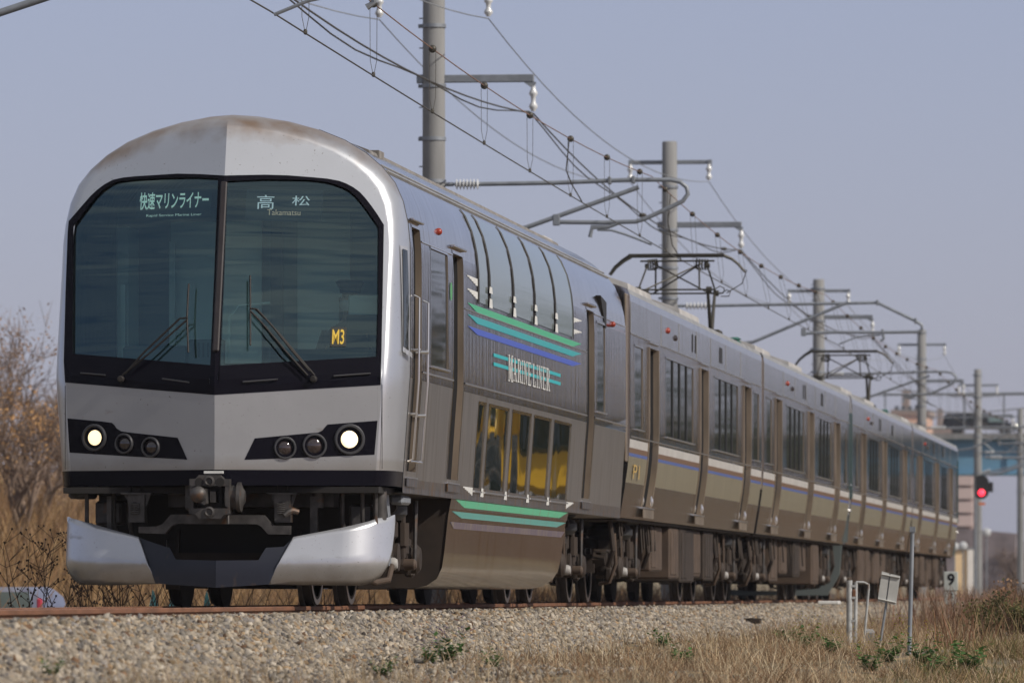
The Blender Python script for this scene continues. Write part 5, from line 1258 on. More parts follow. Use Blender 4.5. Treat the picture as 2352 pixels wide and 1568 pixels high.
# ------------------------------------------------------------------ grass and weeds
def blades(name, bx, by, ht, wd, lean, cols, label, kind='stuff', cat='grass', curl=.5, z0=None, parent=None, leaf=0):
    n = len(bx); ang = rs.uniform(0, 2*np.pi, n); ang2 = rs.uniform(0, 2*np.pi, n)
    g = ground_np(bx, by)-.03 if z0 is None else z0
    L_ = lean*ht*rs.uniform(.2, 1.0, n); dx_, dy_ = np.cos(ang)*L_, np.sin(ang)*L_
    wx, wy = np.cos(ang2)*wd/2, np.sin(ang2)*wd/2
    V = np.zeros((n, 7, 3))
    for k, (t, ww) in enumerate(((0, 1), (.38, .85), (.75, .55))):
        b = t**(1+curl)
        V[:, 2*k, 0] = bx+dx_*b-wx*ww; V[:, 2*k+1, 0] = bx+dx_*b+wx*ww
        V[:, 2*k, 1] = by+dy_*b-wy*ww; V[:, 2*k+1, 1] = by+dy_*b+wy*ww
        V[:, 2*k, 2] = V[:, 2*k+1, 2] = g+ht*t
    V[:, 6] = np.stack([bx+dx_, by+dy_, g+ht*(1-.12*lean)], 1)
    T = np.array([(0, 1, 3), (0, 3, 2), (2, 3, 5), (2, 5, 4), (4, 5, 6)]); Fc = (T[None]+7*np.arange(n)[:, None, None]).reshape(-1, 3)
    pal = np.array(cols); nz = .5*np.sin(bx*2.9+by*.9+1)*np.sin(by*1.3-bx*1.7)+.5*np.sin(bx*6.1+2)*np.sin(by*3.7+bx)
    c = pal[rs.randint(0, len(pal), n)]*rs.uniform(.7, 1.2, (n, 1))*(.88+.30*nz)[:, None]*np.array([1, 1, 1]); c = np.repeat(c, 7, axis=0)
    return npmesh(name, V.reshape(-1, 3), Fc, M['leafy'], c, parent=parent, kind=kind, label=label, cat=cat)
def leaf_mat():
    m = mat('plant_fibre', (.4, .3, .15), .8, attr='tone', spec=.25)
    t = m.node_tree; b = t.nodes['Principled BSDF']; at_ = [n for n in t.nodes if n.type == 'ATTRIBUTE'][0]
    tr = N(t.nodes, 'ShaderNodeBsdfTranslucent'); t.links.new(at_.outputs['Color'], tr.inputs[0])
    mx = N(t.nodes, 'ShaderNodeMixShader'); mx.inputs[0].default_value = .3; out = t.nodes['Material Output']
    t.links.new(b.outputs[0], mx.inputs[1]); t.links.new(tr.outputs[0], mx.inputs[2]); t.links.new(mx.outputs[0], out.inputs[0]); return m
M['leafy'] = leaf_mat()
STRAW = [(.50, .39, .25), (.40, .30, .19), (.60, .49, .34), (.30, .21, .13)]; BROWN = [(.30, .18, .10), (.22, .13, .075), (.38, .26, .15)]
def clumps(n, x0, x1_, y0, y1_, per, spread, dens=None):
    cx_, cy_ = scat(n, x0, x1_, y0, y1_)
    if dens is not None: k = rs.rand(n) < dens(cx_, cy_); cx_, cy_ = cx_[k], cy_[k]
    n = len(cx_); return np.repeat(cx_, per)+rs.randn(n*per)*spread, np.repeat(cy_, per)+rs.randn(n*per)*spread
# near bank: thick dry grass to the right, thin tufts by the ballast toe
edge = lambda y: 2.45+.25*np.sin(y*.5)+.15*np.sin(y*1.7)
d1 = lambda x, y: (sm((x-edge(y))/.9)*.9+.05)*(.10+.90*sm((y+15+(x-2.4)*5)/13))
a, b = clumps(4300, 2.3, 7.2, -16, 14, 11, .07, d1); h_ = rs.uniform(.04, .19, len(a))*(.45+.6*rs.rand(len(a)))*(1+.5*np.sin(a*2.1+b*.8)*np.sin(b*1.1-a))
blades('dry_grass', a, b, h_, rs.uniform(.004, .010, len(a)), 1.5, STRAW+BROWN+BROWN, 'matted straw-coloured dry grass on the bank below the ballast')
a, b = clumps(1500, 2.3, 7.5, 14, 60, 10, .10, lambda x, y: sm((x-2.3)/.8)); h_ = rs.uniform(.1, .34, len(a))
blades('dry_grass', a, b, h_, rs.uniform(.005, .010, len(a)), .9, STRAW+BROWN, 'straw grass further along the bank around the leaning posts')
a, b = clumps(150, 2.6, 6.5, -31, -19, 8, .08); h_ = rs.uniform(.12, .30, len(a))*.9
a2, b2 = clumps(900, 2.5, 6.6, -26, 20, 4, .06); 
blades('foreground_grass', a, b, h_, rs.uniform(.003, .006, len(a)), .5, STRAW+BROWN, 'blurred brown grass stalks closest to the viewer')
blades('dry_grass', a2, b2, rs.uniform(.12, .34, len(a2)), rs.uniform(.004, .007, len(a2)), .75, STRAW[:1]+STRAW[2:3]+STRAW[:1]+BROWN[2:], 'upright thin grass stems scattered over the bank')
# rank weeds at the right
a, b = clumps(900, 5.1, 9.5, 6, 60, 12, .16, lambda x, y: sm((x-(5.2-.022*(y-6)))/1.0)); h_ = rs.uniform(.15, .55, len(a))
blades('tall_weeds', a, b, h_, rs.uniform(.006, .014, len(a)), .55, [(.20, .10, .06), (.26, .14, .08), (.30, .20, .12), (.16, .09, .06), (.22, .17, .08)], 'reddish brown tall weeds massed on the right bank')
a, b = clumps(420, 3.6, 7.5, 36, 70, 12, .2); h_ = rs.uniform(.25, .85, len(a))
blades('tall_weeds', a, b, h_, rs.uniform(.008, .018, len(a)), .5, [(.22, .11, .07), (.28, .17, .11), (.34, .24, .17), (.18, .10, .07)], 'russet brush beyond the number marker at the right')
a, b = clumps(330, 5.7, 7.4, -6, 8, 14, .10); h_ = rs.uniform(.05, .22, len(a))
blades('tall_weeds', a, b, h_, rs.uniform(.006, .014, len(a)), .9, [(.20, .17, .07), (.30, .23, .11), (.34, .24, .13), (.42, .31, .17), (.13, .15, .05)], 'mossy tangle of brown-green weeds in the lower right corner')
# far side of the line
GOLD = [(.42, .26, .12), (.34, .205, .095), (.52, .35, .18), (.28, .165, .08)]
a, b = clumps(9500, -34, -9.5, 25, 150, 12, .35); h_ = rs.uniform(.8, 2.1, len(a))
blades('pampas_grass', a, b, h_, rs.uniform(.02, .05, len(a)), .55, GOLD+BROWN, 'golden brown pampas grass covering the left slope')
a, b = clumps(2600, -8.5, -2.6, 8, 110, 10, .25); h_ = rs.uniform(.3, 1.0, len(a))*np.where((a < -3) & (b < 48), .35, 1)
blades('trackside_weeds', a, b, h_, rs.uniform(.008, .02, len(a)), .8, [(.14, .085, .055), (.20, .125, .08), (.10, .065, .045)], 'dark brown weeds seen under the train behind the rails')
a, b = clumps(1300, -12, 12, 120, 330, 10, .5, lambda x, y: (np.abs(x) > 2.6)*1.0); h_ = rs.uniform(.4, 1.3, len(a))
blades('distant_scrub', a, b, h_, rs.uniform(.03, .06, len(a)), .6, BROWN+[(.30, .18, .12)], 'distant brown scrub either side of the line beyond the last railcar')
def deadweed(x, y, h, seed, label, grp):
    r = random.Random(seed); mb = MB(); g = float(ground_np(x, y))-.03
    for s in range(r.randint(2, 4)):
        p = Vector((x+r.uniform(-.1, .1), y+r.uniform(-.1, .1), g)); d = Vector((r.uniform(-.3, .3), r.uniform(-.2, .2), 1)).normalized(); pts = [p.copy()]
        for k in range(6): d = (d+Vector((r.uniform(-.15, .15), r.uniform(-.1, .1), 0))).normalized(); p = p+d*h/6; pts.append(p.copy())
        mb.tube(pts, [.005-.0005*i for i in range(7)], 4)
        for k in range(2, 7):
            for q in range(2):
                e = pts[k]+Vector((r.uniform(-1, 1)*.16, r.uniform(-.5, .5)*.16, r.uniform(.04, .16))); mb.tube([pts[k], e], .003, 3, cap=False)
                mb.lathe(e, (0, 0, 1), [(-.010, .003), (-.003, .010), (.006, .009), (.011, .002)], 6)
    return mb.build('dead_weed', M['deadweed'], None, label=label, cat='weed', group=grp)
M['deadweed'] = mat('dead_stem', (.055, .035, .025), .9)
rw = random.Random(4)
for k in range(13):
    px0 = 40+k*27+rw.uniform(-9, 9) if k < 11 else 440+(k-11)*50; y = rw.uniform(2, 12); p = at(px0, 1380, y=y)
    if -7 < p.x < -1.9: deadweed(p.x, y, rw.uniform(.75, 1.25), k, 'dark dead weed with round seed heads just behind the rails at the left', 'dead weeds behind the rails')
# green herbs with leaves
def herb(x, y, s, seed, label, name='green_herb', flower=None, grp='green herbs on the bank', nst=26):
    r = np.random.RandomState(seed); root = empty(name, (x, y, float(ground_np(x, y))), label, 'plant', grp)
    V, Fc, C = [], [], []; FV, FF_ = [], []
    for k in range(nst):
        a_ = r.uniform(0, 6.28); L_ = s*r.uniform(.5, 1.1); e = np.array([math.cos(a_)*L_*.55, math.sin(a_)*L_*.55, L_*r.uniform(.4, 1.0)])
        for q in range(7):
            t = (q+1)/7; c = e*t; b_ = r.uniform(0, 6.28); u = np.array([math.cos(b_), math.sin(b_), r.uniform(-.2, .6)])*s*.22*r.uniform(.6, 1.3); v = np.array([-math.sin(b_), math.cos(b_), r.uniform(-.3, .3)])*s*.08
            o = len(V); V += [c, c+u*.5+v, c+u, c+u*.5-v]; Fc.append((o, o+1, o+2)); Fc.append((o, o+2, o+3)); g_ = r.uniform(.6, 1.3); C += [(.075*g_, .15*g_, .04*g_)]*4
        if flower and k % 2 == 0:
            c = e*1.25+np.array([0, 0, s*.35])
            for q in range(4):
                d = c+r.randn(3)*s*.08; o = len(FV); z_ = s*.03; FV += [d+(z_, 0, 0), d+(-z_, 0, 0), d+(0, z_, z_), d+(0, -z_, z_)]; FF_ += [(o, o+2, o+1), (o, o+1, o+3), (o+2, o+3, o), (o+3, o+2, o+1)]
            o = len(V); V += [e*.3, e*.3+(s*.01, 0, 0), c]; Fc.append((o, o+1, o+2)); C += [(.10, .14, .04)]*3
    npmesh('leaves', np.array(V), np.array(Fc), M['leafy'], np.array(C), parent=root)
    if flower: npmesh('flowers', np.array(FV), np.array(FF_), M[flower], parent=root)
M['yellow_fl'] = mat('yellow_petals', (.55, .48, .03), .7); M['violet_fl'] = mat('violet_petals', (.30, .18, .45), .7)
hs_ = [(1025, 1525, .20, 'violet_fl', 'low green herb with tiny violet flowers at the ballast toe'), (985, 1530, .13, 'violet_fl', 'small flowering herb left of the violet-flowered clump'), (1130, 1535, .12, None, 'small broad-leaved green plant on the ballast edge'),
       (1520, 1490, .16, None, 'green leafy plant in the dry grass nearest the ballast slope'), (1570, 1530, .18, None, 'dark green plant below the leafy one in the dry grass'),
       (1800, 1480, .20, None, 'large-leaved green weed clump left of the white post'), (1850, 1490, .22, 'yellow_fl', 'tall green weed with yellow buds just left of the white post'), (1910, 1500, .17, 'yellow_fl', 'yellow-flowered weed at the foot of the white post'),
       (2040, 1525, .20, 'yellow_fl', 'yellow-flowered weed between the leaning sign and the thin pole'), (2120, 1530, .22, 'yellow_fl', 'yellow-flowered weed right of the thin pole'), (2000, 1545, .18, 'yellow_fl', 'yellow-flowered weed under the leaning sign post'),
       (2230, 1545, .24, None, 'green creeper at the lower right corner'), (120, 1560, .10, None, 'tiny green sprout at the lower left on the stones'), (880, 1558, .12, None, 'tiny green tuft at the bottom edge under the ballast'), (2160, 1560, .2, None, 'green tuft at the bottom edge in front of the creeper')]
def on_ground(px0, py0):
    best = None
    for y in np.arange(-28, 60, .25):
        p = at(px0, py0, y=float(y)); d = p.z-float(ground_np(p.x, p.y))
        if d <= 0: return p
    return p
for k, (a, b, s, f_, lb) in enumerate(hs_):
    p = on_ground(a, b); herb(p.x, p.y, s*1.25, 30+k, lb, 'flowering_weed' if f_ else 'green_herb', f_)

# ------------------------------------------------------------------ posts and signs on the bank
def ground_post(px0, py0): p = on_ground(px0, py0); return Vector((p.x, p.y, float(ground_np(p.x, p.y))))
g = ground_post(1955, 1482); s_ = (g.y-CAM.y)/F_PX*1.0
r0 = empty('cable_post', g, 'white painted pipe frame post with two uprights beside the track', 'post')
u = lambda px0, py0, dy=0.0: (lambda p: tuple(p-g))(at(px0, py0, y=g.y+dy))
mb = MB(); mb.tube([u(1951, 1500), u(1951, 1332)], .034, 12); mb.tube([u(1964, 1500), u(1966, 1336)], .022, 10)
mb.tube([u(1966, 1336), u(1985, 1337), u(1995, 1342), u(1995, 1352), u(1984, 1480)], .014, 8)
for h in (1345, 1372, 1425): mb.box(u(1957, h), (.10, .05, .025))
mb.build('pipe_frame', mat('flaking_white_paint', (.42, .43, .43), .7, var=.3, vscale=12, dirt=((.16, .11, .08), .58, 14, (1, 1, .3))), r0, smooth=40)
mb = MB(); mb.box(u(1962, 1362), (.05, .05, .09), bev=.01); mb.build('clamp', M['rust'], r0)
g = ground_post(2020, 1500); r0 = empty('leaning_sign', g, 'leaning rectangular sign seen from its pale back on a tilted thin post', 'sign')
mb = MB(); mb.tube([u(2016, 1515), u(2046, 1318)], .014, 8); mb.build('post', M['galv'], r0)
mb = MB()
for pl in ([(2026, 1311), (2043, 1316), (2034, 1384), (2016, 1379)], [(2046, 1317), (2068, 1322), (2058, 1389), (2037, 1384)]):
    mb.prism([(lambda p: (p[0], p[2]))(u(*q)) for q in pl], lambda a_, b_, d: (a_, d, b_), -.03, -.012)
for q in (((2026, 1318), (2067, 1326)), ((2017, 1374), (2058, 1383))): mb.tube([u(*q[0], -.04), u(*q[1], -.04)], .009, 6)
mb.build('sign_panel', mat('pale_sign_back', (.50, .50, .48), .6, var=.2, vscale=8), r0)
g = ground_post(2090, 1508); r0 = empty('marker_pole', g, 'thin bare grey pipe standing upright to the right of the leaning sign', 'pole')
mb = MB(); mb.tube([u(2088, 1520), u(2096, 1210)], .020, 10); mb.box(u(2096, 1215), (.05, .05, .05)); mb.build('pipe', M['galv'], r0, smooth=40)
p = on_ground(1995, 1478); mb = MB(); mb.box((p.x, p.y, p.z+.04), (.12, .1, .26), rz=.3, rx=.35, bev=.02)
mb.build('concrete_stub', M['concrete'], None, label='short tilted concrete stub between the white post and the leaning sign', cat='marker')
# kilometre marker with the figure 9
yk_ = 62.0; g = at(2183, 1372, y=yk_); g.z = float(ground_np(g.x, g.y)); r0 = empty('distance_marker', g, 'grey distance marker board showing the figure 9', 'marker')
mb = MB(); a_, b_ = u(2168, 1356), u(2200, 1312); mb.box(((a_[0]+b_[0])/2, 0, (a_[2]+b_[2])/2), (b_[0]-a_[0], .06, b_[2]-a_[2]), bev=.01); mb.box(((a_[0]+b_[0])/2-.01, .01, a_[2]-.12), (b_[0]-a_[0]-.03, .05, .24), bev=.01); mb.box(((a_[0]+b_[0])/2, .02, a_[2]-.45), (.08, .05, .5))
mb.build('board', mat('marker_grey', (.40, .43, .42), .7), r0)
mb = MB(); vs, fs = text2d('9', bold=.03); a_, b_ = u(2176, 1344), u(2193, 1316); mb.add([(a_[0]+(b_[0]-a_[0])*p_, -.034, a_[2]+(b_[2]-a_[2])*q_) for p_, q_ in vs], fs)
vs, fs = text2d('2', bold=.03); a_, b_ = u(2178, 1372), u(2190, 1360); mb.add([(a_[0]+(b_[0]-a_[0])*p_, -.022, a_[2]+(b_[2]-a_[2])*q_) for p_, q_ in vs], fs)
mb.build('numeral', M['black'], r0)
# switch rod / dark relay box by the ballast
for px0, py0, lb in ((1722, 1432, 'low rusty steel bracket standing in the ballast'), (1905, 1376, 'pale flat slab lying beside the far rail end')):
    p = on_ground(px0, py0); mb = MB()
    if px0 < 1800: mb.box((p.x, p.y, p.z+.04), (.30, .12, .07), bev=.01); mb.box((p.x+.02, p.y, p.z+.02), (.06, .15, .12)); mb.build('steel_bracket', M['under'], None, label=lb, cat='bracket')
    else: p = at(px0, 1378, y=40); mb.box((p.x, p.y, -.02), (.30, .5, .05), bev=.01); mb.build('concrete_slab', M['white'], None, label=lb, cat='slab')

# ------------------------------------------------------------------ signal
ysg = 205.0
g = at(2240, 1340, y=ysg); g.z = float(ground_np(g.x, g.y))
r0 = empty('railway_signal', g, 'black railway signal head showing a red light on a thin mast', 'signal')
mb = MB(); mb.tube([u(2240, 1400), u(2240, 1100)], .055, 10); mb.tube([u(2262, 1090), u(2300, 1085), u(2352, 1068)], .05, 8); mb.build('mast', M['galv'], r0)
cx1, cy1 = u(2254, 1118)[0], 0; w1 = .26
mb = MB(); poly = []
zt, zb_ = u(2254, 1090)[2], u(2254, 1146)[2]; w1 = (u(2273, 1)[0]-u(2238, 1)[0])/2
for k in range(9): a_ = math.pi*k/8; poly.append((cx1+w1*math.cos(a_), zt-w1+w1*math.sin(a_)))
for k in range(9): a_ = math.pi+math.pi*k/8; poly.append((cx1+w1*math.cos(a_), zb_+w1+w1*math.sin(a_)))
mb.prism(poly, lambda a_, b_, d: (a_, d, b_), -.05, .02); mb.box((cx1+.02, .2, (zt+zb_)/2), (w1*1.3, .35, (zt-zb_)*.7), bev=.04); mb.box((cx1+w1+.08, .1, (zt+zb_)/2), (.16, .2, .4), bev=.03)
for dz in (1112, 1128):
    z_ = u(2255, dz)[2]; mb.lathe((cx1, -.05, z_), (0, -1, 0), [(0, .13), (.02, .13), (.02, .11), (.01, .10)], 16)
mb.build('backboard', M['rubber'], r0)
mb = MB(); z_ = u(2255, 1131)[2]; mb.lathe((cx1+.01, -.06, z_), (0, -1, 0), [(0, .135), (.03, .12), (.05, .06), (.055, .001)], 20); mb.build('red_light', mat('red_signal_light', (1, .05, .08), .3, emit=(1.0, .03, .06), estr=3.2), r0, smooth=60)
mb = MB(); mb.box((cx1+w1*.1, -.02, u(1, 1160)[2]), (.24, .05, .10)); mb.build('orange_tag', mat('orange_tag', (.6, .15, .03), .5), r0)

# ------------------------------------------------------------------ far structures
yb_ = 345.0
p0, p1 = at(2110, 1050, y=yb_), at(2420, 1050, y=yb_)
H = lambda py: at(2250, py, y=yb_).z
br = empty('road_bridge', (p0.x, yb_, 0), 'blue steel girder road bridge crossing over the line', 'bridge')
X0, X1 = -3, p1.x-p0.x+40; xm, xw = (X0+X1)/2, X1-X0
mb = MB(); mb.box((xm, 0, (H(1010)+H(1086))/2), (xw, .4, H(1010)-H(1086))); mb.box((xm, -.15, H(1088)), (xw, .9, .12)); mb.box((xm, -.15, H(1008)), (xw, .9, .14)); mb.box((xm, 9, (H(1010)+H(1086))/2), (xw, .4, H(1010)-H(1086)))
for k in range(14): mb.box((X0+2+k*3.2, -.26, (H(1010)+H(1086))/2), (.08, .2, H(1012)-H(1084)))
mb.build('girder', mat('bridge_blue', (.12, .26, .38), .6, var=.15, vscale=.6, dirt=((.08, .16, .24), .62, 1.2, (1, 1, 2))), br)
mb = MB(); mb.box((xm, 4.5, H(1002)), (xw, 10.5, .35)); mb.build('deck', M['concrete'], br)
mb = MB()
for h_ in (998, 984, 958, 907): mb.box((xm, -.6, H(h_)), (xw, .07, .12 if h_ == 998 else .07))
for k in range(16): mb.box((X0+1+k*2.4, -.6, (H(1000)+H(905))/2), (.10, .10, H(905)-H(1000)))
mb.build('railing', M['galv'], br)
mb = MB(); 
for x_ in (-2.5, X1-2): mb.box((x_, 4.5, H(1088)/2-.5), (1.6, 8, H(1088)+1.0))
mb.build('pier', M['concrete'], br)
# dark van on the bridge
cx0, cx1_ = at(2178, 980, y=yb_+4).x, at(2332, 980, y=yb_+4).x; deck = H(1002)+.18; v = empty('dark_van', ((cx0+cx1_)/2, yb_+4, deck), 'dark van with a lit headlight driving over the blue bridge', 'van')
L_ = 4.7; hv = H(946)-deck; 
mb = MB(); side_ = [(-L_/2, .35), (-L_/2, hv*.62), (-L_/2+.1, hv-.08), (-L_/2+.35, hv), (L_/2-2.0, hv), (L_/2-1.55, hv-.12), (L_/2-.75, hv*.58), (L_/2-.12, hv*.47), (L_/2, hv*.34), (L_/2, .35)]
mb.prism(side_, lambda a_, b_, d: (a_, d, b_), -.85, .85); mb.build('body', mat('van_black', (.012, .012, .016), .25, .3, coat=.5), v)
mb = MB(); mb.prism([(L_/2-1.95, hv-.10), (L_/2-1.55, hv-.18), (L_/2-.85, hv*.60), (L_/2-1.9, hv*.60)], lambda a_, b_, d: (a_, d, b_), -.862, .862, mi=0); mb.prism([(-L_/2+.3, hv-.12), (L_/2-2.15, hv-.12), (L_/2-2.15, hv*.60), (-L_/2+.3, hv*.60)], lambda a_, b_, d: (a_, d, b_), -.858, .858, mi=1)
mb.prism([(L_/2-1.53, hv-.10), (L_/2-.80, hv*.60), (L_/2-.78, hv*.60), (L_/2-1.51, hv-.08)], lambda a_, b_, d: (a_, d, b_), -.8, .8, mi=0)
mb.build('windows', [mat('van_glass', (.18, .25, .24), .1, spec=1.0), M['glass_dark']], v)
mb = MB(); mb.lathe((L_/2-.16, -.76, hv*.40), (.6, -1, 0), [(0, .15), (.06, .13), (.08, .01)], 14); mb.build('headlight', mat('van_headlight', (1, 1, .9), .3, emit=(1, .95, .8), estr=5), v)
for x_ in (-L_/2+.85, L_/2-.95): mb = MB(); mb.lathe((x_, -.86, .33), (0, 1, 0), [(0, .33), (.2, .33)], 18); mb.lathe((x_, .66, .33), (0, 1, 0), [(0, .33), (.2, .33)], 18); mb.build('wheel', M['rubber'], v, smooth=40)
# pink apartment block
def block(name, px0, px1, ptop, y, label, col, floors, depth=12, bays=3):
    a_, b_ = at(px0, 1300, y=y), at(px1, 1300, y=y); top = at(px0, ptop, y=y).z; W_ = b_.x-a_.x
    bl = empty(name, (a_.x, y, 0), label, 'building')
    mb = MB(); mb.box((W_/2, depth/2, top/2-1), (W_, depth, top+2)); mb.build('wall', mat(name+'_wall', col, .85, var=.12, vscale=.4), bl)
    mb = MB(); mb.box((W_/2, depth/2, top+.05), (W_+.5, depth+.5, .5)); mb.box((W_*.3, depth*.4, top+1.2), (W_*.2, 3, 2.2)); mb.build('roof', mat(name+'_roof', (.25, .2, .18), .8), bl)
    fh = top/floors
    for f_ in range(floors):
        mb = MB(); mb.box((W_/2, -.55, fh*f_+.55), (W_*.94, 1.1, .95)); mb.build('balcony', mat(name+'_balcony', tuple(min(.8, c*1.25) for c in col), .85) if f_ == 0 else bpy.data.materials[name+'_balcony'], bl)
        for k in range(bays): mb = MB(); mb.box((W_*(k+.5)/bays, -.03, fh*f_+1.9), (W_/bays*.62, .1, fh*.52)); mb.build('window', bpy.data.materials['block_window'], bl)
    return bl
mat('block_window', (.06, .07, .08), .2)
PK = (.42, .33, .31)
block('apartment_block', 2182, 2236, 1085, 520, 'pink and white apartment block seen under the bridge left of the signal', PK, 9, bays=3)
block('apartment_building', 2052, 2128, 948, 560, 'salmon-coloured building top showing above the train roof left of the fourth pole', (.52, .34, .26), 10, bays=5)
block('low_building', 2136, 2196, 990, 600, 'lower salmon building between the fourth pole and the bridge', (.55, .36, .27), 9, bays=4)
# house and shed near the line
def at3(px0, py0, y): return at(px0, py0, y=y)
a_, b_ = at3(2194, 1305, 262), at3(2241, 1262, 262); hs2 = empty('shed', (a_.x, 262, 0), 'cream and white sunlit shed wall behind the signal mast foot', 'shed')
mb = MB(); wd_ = b_.x-a_.x; mb.box((wd_*.3, 1.5, b_.z/2-.4), (wd_*.6, 3, b_.z+.8)); mb.build('cream_wall', mat('cream_wall', (.85, .62, .36), .8), hs2)
mb = MB(); mb.box((wd_*.8, 1.3, b_.z/2-.4), (wd_*.395, 2.8, b_.z+.8)); mb.build('white_wall', mat('white_wall', (.85, .80, .74), .8), hs2)
mb = MB(); mb.box((wd_/2, 1.5, b_.z+.06), (wd_+.2, 3.2, .12)); mb.build('roof', M['roof'], hs2)
for px0, py0, yq, lb in ((2192, 1254, 240, 'left one of the paired white round mirrors above the shed'), (2212, 1253, 241, 'right one of the paired white round mirrors above the shed'), (2266, 1222, 235, 'white round mirror to the right of the fifth pole')):
    p = at3(px0, py0, yq); rt = empty('round_mirror', (p.x, p.y, float(ground_np(p.x, p.y))), lb, 'mirror', 'white round traffic mirrors'); zz_ = p.z-rt.location.z
    mb = MB(); mb.lathe((0, 0, zz_), (0, -1, 0), [(0, .17), (.03, .19), (.06, .15), (.075, .01)], 20); mb.build('disc', M['porcelain'], rt, smooth=50)
    mb = MB(); mb.tube([(0, .03, -.3), (0, .03, zz_+.05)], .03, 6); mb.build('post', M['galv'], rt)
mb = MB(); a_ = at3(2150, 1235, 300); b_ = at3(2330, 1290, 300); c_ = at3(2270, 1212, 300)
mb.prism([(a_.x, 0), (b_.x+4, 0), (b_.x+4, 1.2), (b_.x, 1.9), (c_.x+1.5, c_.z-.3), (c_.x-1.5, c_.z), (a_.x, a_.z)], lambda u_, v_, d: (u_, d, v_), 300, 308)
mb.build('old_roof', mat('purple_brown_roof', (.25, .21, .22), .9, var=.4, vscale=1), None, label='low purple-brown roof slope behind the mirrors at the right', cat='roof')
# other overhead beams near the bridge
for px0, py0, px1, py1, yq, lb in ((2262, 1050, 2400, 1052, 240, 'horizontal side bracket with white insulator in front of the blue girder'), (2130, 905, 2420, 902, 285, 'long thin crossbeam above the bridge railing')):
    a_, b_ = at3(px0, py0, yq), at3(px1, py1, yq); mb = MB(); mb.tube([a_, b_], .06, 8)
    n0 = mb.build('overhead_beam', M['galv'], None, label=lb, cat='beam')
    if px0 > 2200: mb = MB(); insul(mb, at3(2274, 1050, yq), at3(2300, 1050, yq), .12, 5); mb.build('insulator', M['porcelain'], n0)
mb = MB(); yq = 236; mb.tube([at3(a_, b_, yq) for a_, b_ in ((2262, 1018), (2285, 1038), (2310, 1040), (2330, 1026), (2340, 1000))], .03, 6); mb.build('slack_cable', M['wire_gr'], None, label='slack looping cable hanging before the blue bridge girder', cat='cable')
for k in range(2):
    a_, b_ = at3(2060, 895+k*46, 290), at3(2420, 900+k*30, 290); mb = MB(); mb.tube([a_, (a_+b_)/2-Vector((0, 0, .3)), b_], .035, 5); mb.build('cross_wire', M['wire_gr'], None, label=['upper', 'lower'][k]+' thin wire crossing above the bridge', cat='wire')

# ------------------------------------------------------------------ car at the left
yq = 42.0; g = at(18, 1392, y=yq); g.z = -1.45; cx = at(105, 1370, y=yq).x-.86; zt = at(50, 1347, y=yq).z
r0 = empty('parked_car', (cx, yq, g.z), 'lilac grey car seen from behind beyond the rails at the left edge', 'car'); ht = zt-g.z
mb = MB(); prf = [(-.84, .3), (-.86, ht*.55), (-.80, ht*.66), (-.66, ht*.93), (-.52, ht), (.52, ht), (.66, ht*.93), (.80, ht*.66), (.86, ht*.55), (.84, .3)]
for (ya, yb2, s0, s1) in ((0, .3, .9, 1.0), (.3, 2.0, 1, 1), (2.0, 2.6, 1.0, .98)):
    vs = [(x*s, yy2, .3+(z-.3)*(1 if s == 1 else (.97 if s > .95 else .94))) for yy2, s in ((ya, s0), (yb2, s1)) for x, z in prf]; k = len(prf)
    mb.add(vs, [(i, i+1, i+1+k, i+k) for i in range(k-1)]+([tuple(range(k))] if ya == 0 else []))
mb.box((0, 3.2, ht*.42), (1.66, 1.4, ht*.32), bev=.15); mb.build('body', mat('lilac_silver', (.15, .145, .20), .3, .5, coat=.4), r0, smooth=35)
mb = MB(); mb.prism([(-.74, ht*.62), (-.60, ht*.955), (.60, ht*.955), (.74, ht*.62)], lambda a_, b_, d: (a_, d, b_), -.05, .06); mb.build('rear_window', M['glass_roof'], r0)
for sg in (-1, 1): mb = MB(); mb.box((sg*.77, -.01, ht*.70), (.08, .08, ht*.40), bev=.02); mb.build('tail_light', mat('tail_red', (.45, .05, .08), .3) if sg < 0 else bpy.data.materials['tail_red'], r0)
for sg in (-1, 1): mb = MB(); mb.lathe((sg*.70, .6, .3), (1, 0, 0), [(-.1, .3), (.1, .3)], 16); mb.lathe((sg*.70, 3.1, .3), (1, 0, 0), [(-.1, .3), (.1, .3)], 16); mb.build('wheel', M['rubber'], r0)
for k, (pa, pb, lb) in enumerate(((326, 412, 'turquoise tarpaulin heap seen under the nose behind the rails'), (455, 500, 'small turquoise sheet just right of the turquoise heap'))):
    a_, b_ = at(pa, 1385, y=22), at(pb, 1345, y=22); mb = MB(); r = random.Random(k); nn = 9
    gv = [[(a_.x+(b_.x-a_.x)*i/nn, 22+.5*j/nn*2+r.uniform(-.04, .04), -.95+(b_.z+.93)*math.sin(math.pi*min(1, (j+.3)/nn))*(.75+.25*math.sin(i*1.3))+r.uniform(-.03, .03)) for i in range(nn+1)] for j in range(nn+1)]
    mb.add([v_ for l in gv for v_ in l], [(j*(nn+1)+i, j*(nn+1)+i+1, (j+1)*(nn+1)+i+1, (j+1)*(nn+1)+i) for j in range(nn) for i in range(nn)]); mb.build('tarpaulin', mat('turquoise_sheet', (.16, .42, .40), .5) if k == 0 else bpy.data.materials['turquoise_sheet'], None, label=lb, cat='tarpaulin')

